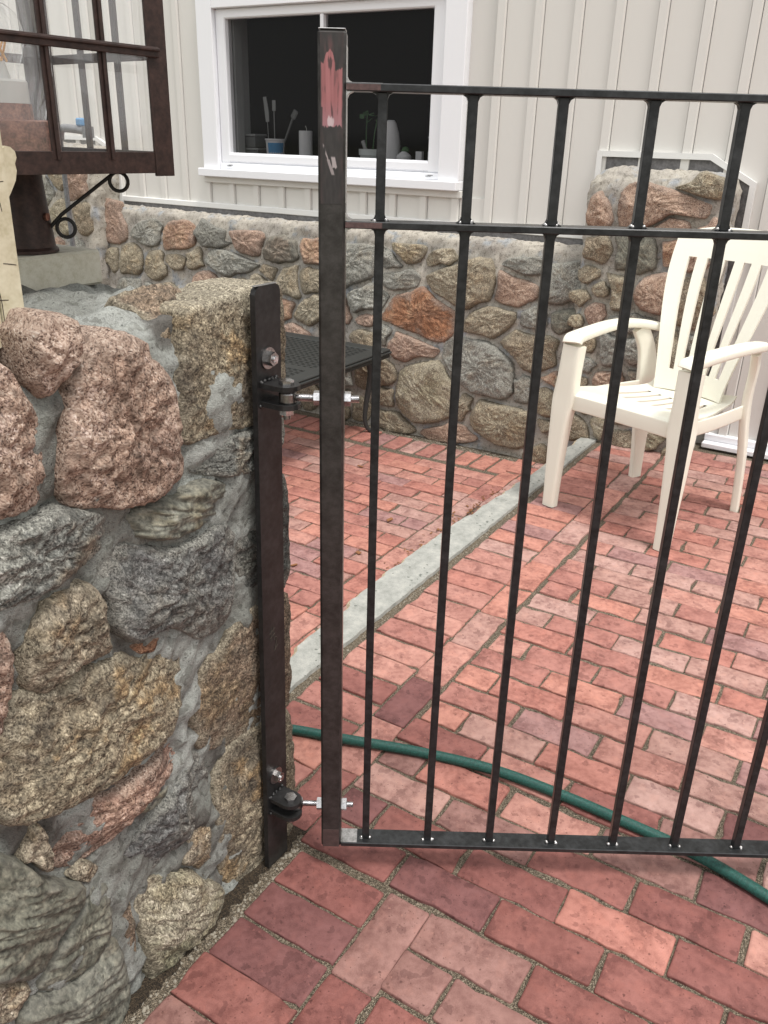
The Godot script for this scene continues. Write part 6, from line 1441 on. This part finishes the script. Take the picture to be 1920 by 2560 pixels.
	var rp2 := []
	for k in 21:
		var u := -1.0 + 2.0 * k / 20
		rp2.append((bk.call(u, 1.012 - .045 * pow(absf(u), 4.0)) as Vector3) + Vector3(0, -.004, -.012))
	sweep(rim, rp2, [Vector3(0, 0, 1)], [.036], [.012], 10, 4.0)
	build("back_rim", rim, m, c)
	var scf := new_st()
	for q in [[.226, .669, .24, .012], [.232, .668, .22, .008], [.240, .6695, .25, .006], [-.232, .669, .235, .014], [-.226, .669, .215, .010], [-.240, .669, .25, .007], [-.236, .6685, .20, .006]]:
		box(scf, Vector3(q[0], q[1], q[2]), Vector3(q[3], .0008, .0022), 0.0, Basis(Vector3.UP, q[3] * 90.0))
	build("scuff", scf, M.gray_metal, c).set_meta("kind", "stuff")

func _fill(a: Vector3, b: Vector3, n: int) -> Array:
	var o := []
	for i in n: o.append(a.lerp(b, smoothstep(0.6, 1.0, float(i) / (n - 1))))
	return o

# ---------------------------------------------------------------- table
func table() -> void:
	var t := thing("patio_table", "low black cast metal patio table with pierced lattice top on the lower bricks", "table", W(3.14, -0.175, -2.78))
	# local x = along the house, z = towards the camera; half sizes
	var hx := 0.55
	var hz := 0.60
	var y := 0.455
	var rim := new_st()
	var mk := func(off: float, lo: float, hi: float, wide: float) -> void:
		box_between(rim, Vector3(-hx - off, lo, -hz - off), Vector3(hx + off, hi, -hz - off + wide), .004)
		box_between(rim, Vector3(-hx - off, lo, hz + off - wide), Vector3(hx + off, hi, hz + off), .004)
		box_between(rim, Vector3(-hx - off, lo, -hz - off + wide), Vector3(-hx - off + wide, hi, hz + off - wide), .004)
		box_between(rim, Vector3(hx + off - wide, lo, -hz - off + wide), Vector3(hx + off, hi, hz + off - wide), .004)
	mk.call(0.0, y - .012, y, .085)
	mk.call(.006, y - .026, y - .0121, .03)
	mk.call(-.002, y - .046, y - .0261, .02)
	build("rim", rim, M.table, t)
	var lat := new_st()
	var p := 0.036
	var ix := hx - .083
	var iz := hz - .083
	var k := -ix
	while k <= ix + .001:
		box_between(lat, Vector3(k - .005, y - .0105, -iz), Vector3(k + .005, y - .0015, iz))
		k += p
	k = -iz
	while k <= iz + .001:
		box_between(lat, Vector3(-ix, y - .0108, k - .005), Vector3(ix, y - .0018, k + .005))
		k += p
	# diagonals make the triangular holes
	var i := 0
	var x := -ix
	while x < ix - .001:
		var z := -iz
		while z < iz - .001:
			box(lat, Vector3(x + p / 2, y - .0063, z + p / 2), Vector3(p * 1.3, .0085, .008), 0.0, Basis(Vector3.UP, PI / 4))
			z += p
		x += p
		i += 1
	box_between(lat, Vector3(-ix, y - .0102, -.03), Vector3(ix, y - .0008, .03))
	build("lattice_top", lat, M.table, t)
	for sx in [-1.0, 1.0]:
		for sz in [-1.0, 1.0]:
			var lg := new_st()
			var d := Vector3(sx, 0, sz).normalized()
			var b := Vector3(sx * (hx - .10), 0, sz * (hz - .09))
			var pts := curve([b + d * -.02 + Vector3.UP * .44, b + d * .022 + Vector3.UP * .38, b + d * .030 + Vector3.UP * .30, b + d * .012 + Vector3.UP * .18, b + d * .004 + Vector3.UP * .08, b + d * .02 + Vector3.UP * .025, b + d * .042 + Vector3.UP * .014], 5)
			var ws := []
			for q in pts: ws.append(lerpf(.022, .036, smoothstep(.02, .4, q.y)))
			sweep(lg, pts, [d.cross(Vector3.UP)], ws, ws, 10, 3.0)
			lathe(lg, [Vector2(0, 0), Vector2(.012, .0), Vector2(.015, .008), Vector2(.011, .016), Vector2(0, .018)], Transform3D(Basis(), b + d * .04), 12, true)
			build("leg", lg, M.table, t)

# ---------------------------------------------------------------- lantern, plinth, post
func lantern() -> void:
	var pl := thing("plinth", "cream painted block on the wall top under the copper lantern", "plinth", W(0.863, 1.052, -1.20))
	var ps := new_st()
	box_between(ps, Vector3(-.10, .0, -.098), Vector3(.08, .054, .10), .004)
	build("block", ps, M.cream, pl)
	var l := thing("lantern", "large square brown copper lantern with glass panes on a round pedestal above the stone wall", "lantern", W(0.863, 1.107, -1.17), -deg_to_rad(7.0) + 0.0)
	# local axes: face 1 looks along +x (towards the gate), its far edge is at -z
	var w := 0.159
	var y0 := 0.117
	var y1 := 0.62
	var ped := new_st()
	lathe(ped, [Vector2(0, 0), Vector2(.046, 0), Vector2(.046, .004), Vector2(.042, .008), Vector2(.036, .08), Vector2(.034, .1165), Vector2(0, .1165)], Transform3D(), 28)
	build("pedestal", ped, M.copper_dark, l)
	var sc := new_st()
	prism(sc, ngon(.006, 6), .004, facing(Vector3(.0345, .052, -.0165), Vector3(1, 0, -.45)))
	build("set_screw", sc, M.copper, l)
	var fr := new_st()
	var plate := new_st()
	box_between(plate, Vector3(-w + .004, y0, -w + .004), Vector3(w - .004, y0 + .003, w - .004))
	build("floor_plate", plate, M.copper_dark, l)
	for yy in [[y0 + .0001, y0 + .029], [y1 - .03, y1]]:
		fr = new_st()
		for s in [[1, 0], [-1, 0], [0, 1], [0, -1]]:
			if s[0] != 0:
				box_between(fr, Vector3(s[0] * w - .003, yy[0], -w + .0302), Vector3(s[0] * w + .003, yy[1], w - .0302), .0005)
			else:
				box_between(fr, Vector3(-w + .0302, yy[0], s[1] * w - .003), Vector3(w - .0302, yy[1], s[1] * w + .003), .0005)
		build("frame", fr, M.copper_dark, l)
	for sx in [-1.0, 1.0]:
		for sz in [-1.0, 1.0]:
			var co := new_st()
			box_between(co, Vector3(sx * (w + .0045), y0 - .004, sz * (w + .003)), Vector3(sx * (w - .001), y1, sz * (w - .030)), .0008)
			box_between(co, Vector3(sx * (w - .0012), y0 - .004, sz * (w + .003)), Vector3(sx * (w - .030), y1, sz * (w - .001)), .0008)
			build("corner_post", co, M.copper_dark, l)
	for f in 4:
		var b := Basis(Vector3.UP, PI / 2 * f)
		var gl := new_st()
		poly(gl, [b * Vector3(w - .003, y0 + .02, -w + .01), b * Vector3(w - .003, y0 + .02, w - .01), b * Vector3(w - .003, y1 - .02, w - .01), b * Vector3(w - .003, y1 - .02, -w + .01)], b * Vector3.RIGHT)
		build("pane", gl, M.clear, l)
		for z in [-.055, .030] if f == 0 else [-.047, .047]:
			var mu := new_st()
			box(mu, b * Vector3(w + .001, (y0 + y1) / 2, z), (b * Vector3(.005, y1 - y0 - .036, .0125)).abs(), .001)
			box(mu, b * Vector3(w + .005, (y0 + y1) / 2, z), (b * Vector3(.004, y1 - y0 - .036, .004)).abs(), .001)
			build("muntin", mu, M.copper_dark, l)
		var ra := new_st()
		box(ra, b * Vector3(w + .0075, y0 + .159, 0), (b * Vector3(.004, .0135, w * 2 - .028)).abs(), .001)
		box(ra, b * Vector3(w + .0105, y0 + .162, 0), (b * Vector3(.005, .004, w * 2 - .028)).abs(), .001)
		build("rail", ra, M.copper_dark, l)
	# roof, above the picture
	var rf := new_st()
	var apex := Vector3(0, y1 + .20, 0)
	for f in 4:
		var b := Basis(Vector3.UP, PI / 2 * f)
		poly(rf, [b * Vector3(w + .03, y1 + .001, -w - .03), b * Vector3(w + .03, y1 + .001, w + .03), apex], b * Vector3(1, .6, 0))
	poly(rf, [Vector3(-w - .03, y1 + .0005, -w - .03), Vector3(w + .03, y1 + .0005, -w - .03), Vector3(w + .03, y1 + .0005, w + .03), Vector3(-w - .03, y1 + .0005, w + .03)], Vector3.DOWN)
	build("roof", rf, M.copper_dark, l)
	# hinges on the far edge
	for hy in [y0 + .07, y0 + .30]:
		var hg := new_st()
		box(hg, Vector3(w - .012, hy + .015, -w - .005), Vector3(.010, .032, .004), .001)
		build("hinge", hg, M.gray_metal, l)
	# inside: copper box, ring, socket, bulb, chimney glass
	var cb := new_st()
	lathe(cb, [Vector2(.066, y0 + .004), Vector2(.066, y0 + .065), Vector2(.062, y0 + .067), Vector2(0, y0 + .067)], Transform3D(), 32)
	build("copper_box", cb, M.copper, l)
	var rg := new_st()
	lathe(rg, [Vector2(.034, y0 + .0672), Vector2(.033, y0 + .088), Vector2(0, y0 + .088)], Transform3D(), 28)
	build("copper_ring", rg, M.copper, l)
	var so := new_st()
	lathe(so, [Vector2(.031, y0 + .0882), Vector2(.031, y0 + .116), Vector2(.028, y0 + .119), Vector2(0, y0 + .119)], Transform3D(), 28)
	build("lamp_holder", so, M.porcelain, l)
	var bu := mi("bulb", null, null, l)
	var bs := new_st()
	lathe(bs, [Vector2(.020, y0 + .1195), Vector2(.021, y0 + .130), Vector2(.029, y0 + .150), Vector2(.034, y0 + .170), Vector2(.033, y0 + .187), Vector2(.026, y0 + .203), Vector2(.014, y0 + .213), Vector2(0, y0 + .216)], Transform3D(), 32, true)
	build("bulb_glass", bs, M.clear, bu)
	for k in 4:
		var fi := new_st()
		var an := TAU * k / 4 + 0.5
		tube(fi, [Vector3(cos(an) * .007, y0 + .142, sin(an) * .007), Vector3(cos(an + 2.2) * .014, y0 + .176, sin(an + 2.2) * .014)], .0016, 8)
		build("filament", fi, M.filament, bu)
	var stem := new_st()
	lathe(stem, [Vector2(.010, y0 + .1195), Vector2(.006, y0 + .135), Vector2(.004, y0 + .142), Vector2(0, y0 + .144)], Transform3D(), 16, true)
	build("glass_stem", stem, M.porcelain, bu)
	var ch := new_st()
	var prof := []
	for k in 25:
		var u := k / 24.0
		prof.append(Vector2(lerpf(.050, .066, smoothstep(0.0, .16, u)) - .034 * smoothstep(.28, .85, u), y0 + .0675 + .36 * u))
	lathe(ch, prof, Transform3D(), 40, true)
	build("chimney_glass", ch, M.clear, l)
	# wrought scrolls between pedestal and box: one towards the far side is the one in view
	var dg := Basis(Vector3.UP, PI / 4)
	var scr := new_st()
	for q in [[.061, .035, -1.9, 5.4], [.146, .103, 1.2, 5.4]]:
		var pts := []
		for k in 19:
			var an: float = q[2] + (q[3] + 0.85) * k / 18.0
			pts.append(dg * Vector3(q[0] + .0135 * cos(an), q[1] + .0135 * sin(an), 0))
		tube(scr, pts, .0028, 8)
	tube(scr, [dg * Vector3(.038, .036, 0), dg * Vector3(.056, .054, 0), dg * Vector3(.10, .086, 0), dg * Vector3(.142, .1165, 0)], .0028, 8)
	build("scroll_brace", scr, M.iron, l)

	# peeling post on the wall's front edge
	var po := thing("wooden_post", "peeling cream painted wooden post end standing on the front edge of the stone wall", "post", W(0.56, 1.05, -0.85))
	po.transform.basis = Basis(Vector3.FORWARD, Vector3.UP, Vector3.RIGHT)
	var pb := new_st()
	prism(pb, PackedVector2Array([Vector2(.020, .008), Vector2(.048, .026), Vector2(.050, .235), Vector2(.044, .240), Vector2(.020, .241)]), .09, Transform3D(Basis(), Vector3(0, 0, -.085)))
	build("outer_board", pb, M.peel, po)
	var pb2 := new_st()
	prism(pb2, PackedVector2Array([Vector2(-.10, -.02), Vector2(.0185, .007), Vector2(.0188, .20), Vector2(-.10, .20)]), .088, Transform3D(Basis(), Vector3(0, 0, -.085)))
	prism(pb2, PackedVector2Array([Vector2(-.10, .2002), Vector2(.0196, .2002), Vector2(.0196, .2415), Vector2(-.10, .2415)]), .0895, Transform3D(Basis(), Vector3(0, 0, -.085)))
	build("inner_board", pb2, M.peel, po)
	var kn := new_st()
	var kp := PackedVector2Array([Vector2(.0515, .160), Vector2(.056, .166), Vector2(.064, .178), Vector2(.067, .188), Vector2(.066, .195), Vector2(.069, .201), Vector2(.068, .207), Vector2(.063, .2115), Vector2(.057, .2125), Vector2(.052, .209)])
	prism(kn, kp, .03, Transform3D(Basis(), Vector3(0, 0, -.03)))
	build("broken_bracket", kn, M.peel, po)
	var ck := new_st()
	for l3 in [[.006, .15, .016, .11], [.016, .11, .0195, .06], [.0195, .075, .021, .03], [.004, .132, .03, .13], [.0, .175, .045, .178], [.034, .165, .038, .148], [.03, .095, .046, .092], [.01, .058, .03, .056]]:
		tube(ck, [Vector3(l3[0], l3[1], .0046), Vector3((l3[0] + l3[2]) / 2 + .001, (l3[1] + l3[3]) / 2, .0048), Vector3(l3[2], l3[3], .0046)], .0007, 6)
	build("paint_crack", ck, M.crack, po)
	var cs := thing("copper_scrap", "small pinkish copper sheet lying on the peeling wooden post top", "copper sheet", W(0.575, 1.2925, -0.87))
	var cst := new_st()
	box_between(cst, Vector3(-.05, 0, -.02), Vector3(.03, .012, .06), .002)
	build("sheet", cst, M.copper, cs)

# ---------------------------------------------------------------- hose, pipe, things in the window
func small_things() -> void:
	var hs := new_st()
	var r := .0115
	var pts := curve([W(0.75, -.16, -1.62), W(0.95, -.12, -1.4), W(1.12, .03, -1.2), W(1.20, r + .006, -1.10), W(1.258, r + .002, -.995), W(1.299, r + .001, -.873), W(1.356, r, -.708), W(1.396, r, -.542), W(1.405, r, -.392), W(1.403, r, -.26), W(1.394, r, -.1), W(1.361, r, .041), W(1.30, r, .22), W(1.25, r, .5), W(1.3, r, .9), W(1.5, r, 1.3)], 8)
	tube(hs, pts, r, 16)
	tag(build("garden_hose", hs, M.hose, null), "dark green garden hose snaking across the bricks under the gate", "hose")
	# standpipe behind the wall
	var sp := thing("standpipe", "thin grey water pipe with a blue handled tap standing behind the stone wall", "water pipe", W(1.35, -0.175, -1.666))
	var rod := new_st()
	tube(rod, [Vector3(0, 0, 0), Vector3(0, 1.45, 0)], .0055, 12)
	build("riser", rod, M.gray_metal, sp)
	var hp := new_st()
	tube(hp, curve([Vector3(0, 1.435, 0), Vector3(.012, 1.455, .004), Vector3(.05, 1.457, .01), Vector3(.115, 1.453, .02)], 5), .0085, 12)
	lathe(hp, [Vector2(0, 0), Vector2(.012, 0), Vector2(.012, .022), Vector2(0, .022)], Transform3D(Basis(), Vector3(.115, 1.440, .02)), 14)
	build("outlet", hp, M.gray_metal, sp)
	var hd := new_st()
	box(hd, Vector3(.092, 1.470, .018), Vector3(.018, .016, .014), .003)
	build("handle", hd, M.blue, sp)
	var cl := new_st()
	lathe(cl, [Vector2(.0057, 1.165), Vector2(.009, 1.167), Vector2(.009, 1.20), Vector2(.0057, 1.202)], Transform3D(), 14)
	build("copper_clamp", cl, M.copper, sp)

	# things on the shelf inside the window
	var ay := 1.1355
	var a := 4.19
	var bx := thing("storage_tub", "pair of grey lidded tubs stacked inside the window's left corner", "storage tub", W(a + .03, ay, -3.49))
	for k in 2:
		var b := new_st()
		var x := -.015 * k
		box_between(b, Vector3(-.055 + x, .075 * k + (0.001 if k else 0.0), -.05), Vector3(.055 + x, .062 + .075 * k, .05), .004)
		build("tub", b, M.bin, bx)
		var ld := new_st()
		box_between(ld, Vector3(-.062 + x, .0622 + .075 * k, -.056), Vector3(.062 + x, .0745 + .075 * k, .056), .003)
		build("lid", ld, M.plastic_gray, bx)
	var bk := thing("paint_bucket", "white bucket with blue label holding paint sticks inside the window", "bucket", W(a, ay, -3.315))
	var b1 := new_st()
	lathe(b1, [Vector2(.046, 0), Vector2(.056, .118), Vector2(.060, .120), Vector2(.060, .127), Vector2(.054, .127), Vector2(.050, .03), Vector2(0, .03)], Transform3D(), 28)
	build("pail", b1, M.candle, bk)
	var lb := new_st()
	for k in 10:
		var a0 := -0.1 + 1.9 * k / 10.0
		var a1 := -0.1 + 1.9 * (k + 1) / 10.0
		var f := func(an: float, y: float): return Vector3(cos(an) * (.0464 + .00085 * y * 100.0), y, sin(an) * (.0464 + .00085 * y * 100.0))
		poly(lb, [f.call(a0, .02), f.call(a1, .02), f.call(a1, .106), f.call(a0, .106)], Vector3(cos(a0), 0, sin(a0)))
	build("label", lb, M.blue, bk)
	var stx := new_st()
	prism(stx, PackedVector2Array([Vector2(-.012, .0), Vector2(.010, .0), Vector2(.014, .05), Vector2(.006, .13), Vector2(-.016, .13)]), .004, Transform3D(Basis(Vector3.BACK, 0.1), Vector3(-.05, .215, .0)))
	tube(stx, [Vector3(-.045, .05, .0), Vector3(-.052, .215, .002)], .002, 6)
	build("paint_stick", stx, M.plastic_gray, bk)
	var st2 := new_st()
	box(st2, Vector3(-.012, .30, -.01), Vector3(.024, .055, .004), .001)
	tube(st2, [Vector3(-.012, .1, -.01), Vector3(-.012, .275, -.01)], .003, 6)
	build("scraper", st2, M.plastic_gray, bk)
	var br := new_st()
	box(br, Vector3(.125, .255, -.02), Vector3(.035, .05, .012), .008, Basis(Vector3.BACK, -0.6))
	tube(br, [Vector3(.02, .05, -.02), Vector3(.115, .24, -.02)], .006, 8)
	build("brush", br, M.bin, bk)
	var cn := thing("pillar_candle", "thick grey white pillar candle with bent wick inside the window", "candle", W(a, ay, -3.098))
	var c1 := new_st()
	lathe(c1, [Vector2(0, .0), Vector2(.038, 0), Vector2(.038, .170), Vector2(.036, .173), Vector2(0, .171)], Transform3D(), 28)
	build("wax", c1, M.candle, cn)
	var c2 := new_st()
	tube(c2, curve([Vector3(.005, .17, 0), Vector3(.006, .185, 0), Vector3(-.002, .198, 0)], 4), .0015, 6)
	build("wick", c2, M.porcelain, cn)
	var pt := thing("flower_pot", "pale low flower pot with bare stems inside the window's right half", "flower pot", W(a, ay, -2.665))
	var p1 := new_st()
	lathe(p1, [Vector2(0, 0), Vector2(.050, 0), Vector2(.056, .058), Vector2(.062, .060), Vector2(.063, .09), Vector2(.056, .09), Vector2(.054, .07), Vector2(0, .07)], Transform3D(), 28)
	build("pot", p1, M.pale_pot, pt)
	var p2 := new_st()
	for q in [[-.01, .02, .26], [.012, -.01, .22], [.02, .01, .25]]:
		tube(p2, curve([Vector3(q[0], .07, q[1]), Vector3(q[0] * 1.5, .16, q[1]), Vector3(q[0] * 2.0 + .01, q[2], q[1])], 4), .003, 6)
	for k in 7:
		box(p2, Vector3(-.05 + .018 * k, .25 + .02 * sin(k * 2.3), .01 * cos(k * 1.7)), Vector3(.03, .022, .004), .002, Basis.from_euler(Vector3(.4 * k, .9 * k, .5 * k)))
	build("stems", p2, M.plant, pt)
	var p3 := new_st()
	tube(p3, [Vector3(-.01, .07, .02), Vector3(-.036, .13, .02)], .011, 12)
	build("wood_peg", p3, M.plastic_gray, pt)
	var ov := thing("oval_vase", "tall narrow pale vase standing behind the first picket in the window", "vase", W(a + .02, ay, -2.55))
	var o1 := new_st()
	lathe(o1, [Vector2(0, 0), Vector2(.036, 0), Vector2(.052, .05), Vector2(.054, .11), Vector2(.045, .17), Vector2(.028, .22), Vector2(.018, .235), Vector2(0, .23)], Transform3D(), 28, true)
	build("body", o1, M.candle, ov)
	var wj := thing("sponge_dish", "small white dish with a green scrubber inside the window", "dish", W(a, ay, -2.453))
	var w1 := new_st()
	lathe(w1, [Vector2(0, 0), Vector2(.036, 0), Vector2(.040, .06), Vector2(.037, .066), Vector2(.012, .085), Vector2(0, .085)], Transform3D(), 24)
	build("dish", w1, M.candle, wj)
	var w2 := new_st()
	lathe(w2, [Vector2(0, -.022), Vector2(.015, -.016), Vector2(.022, 0), Vector2(.015, .016), Vector2(0, .022)], Transform3D(Basis(), Vector3(0, .088, -.014)), 18, true)
	build("scrubber", w2, M.plant, wj)
	var sb := thing("soap_bottle", "pump soap bottle by a white carton at the window's right corner", "bottle", W(a + .01, ay, -2.29))
	var s1 := new_st()
	lathe(s1, [Vector2(0, 0), Vector2(.024, 0), Vector2(.024, .085), Vector2(.012, .10), Vector2(.012, .115), Vector2(.016, .116), Vector2(.016, .135), Vector2(.005, .136), Vector2(.005, .152), Vector2(0, .152)], Transform3D(), 20)
	build("body", s1, M.plastic_gray, sb)
	var s2 := new_st()
	box_between(s2, Vector3(-.025, .1522, -.006), Vector3(.03, .160, .006), .002)
	build("pump", s2, M.candle, sb)
	var cb := thing("carton", "narrow white carton beside the pump bottle inside the window", "carton", W(a - .04, ay, -2.335))
	var k1 := new_st()
	box_between(k1, Vector3(-.018, 0, -.012), Vector3(.018, .088, .012), .001)
	build("box", k1, M.candle, cb)

	# grit along the walls, dead leaves by the step
	var gs := new_st()
	var lay_grit := func(a0: float, n0: float, a1: float, n1: float, y: float, spread: float, count: int) -> void:
		for i in count:
			var u := rng.randf()
			var p := W(lerpf(a0, a1, u) + rng.randf_range(-spread, spread), y, lerpf(n0, n1, u) + rng.randf_range(-spread, spread))
			var s := rng.randf_range(.0012, .004) * (1.6 if rng.randf() < 0.1 else 1.0)
			box(gs, p + Vector3(0, s * 0.3, 0), Vector3(s * 1.6, s, s * 1.2), s * 0.25, Basis.from_euler(Vector3(rng.randf() * 3, rng.randf() * 3, rng.randf() * 3)))
	lay_grit.call(0.4, -.772, 1.03, -.772, -.008, .014, 500)
	lay_grit.call(1.2, -1.085, 3.7, -1.085, -.008, .008, 500)
	lay_grit.call(3.74, -2.6, 3.72, -1.2, -.176, .03, 700)
	tag(build("grit", gs, mat(lin(.26, .235, .19), 0.95), null), "", "", "", "stuff")
	var lf := new_st()
	for i in 110:
		var p := W(rng.randf_range(2.35, 3.35), -.171, -1.36 - absf(rng.randfn(0, .035)))
		var s := rng.randf_range(.006, .016)
		box(lf, p, Vector3(s, .0015, s * .4), 0, Basis.from_euler(Vector3(rng.randf_range(-.4, .4), rng.randf() * 6, rng.randf_range(-.4, .4))))
	for q in [[3.2, -2.06], [2.75, -1.62], [2.42, -1.56], [2.9, -1.8], [2.2, -1.7]]:
		box(lf, W(q[0], -.168, q[1]), Vector3(.028, .006, .014), .002, Basis.from_euler(Vector3(.3, q[0] * 5.0, .2)))
	tag(build("dead_leaves", lf, M.leaf, null), "", "", "", "stuff")
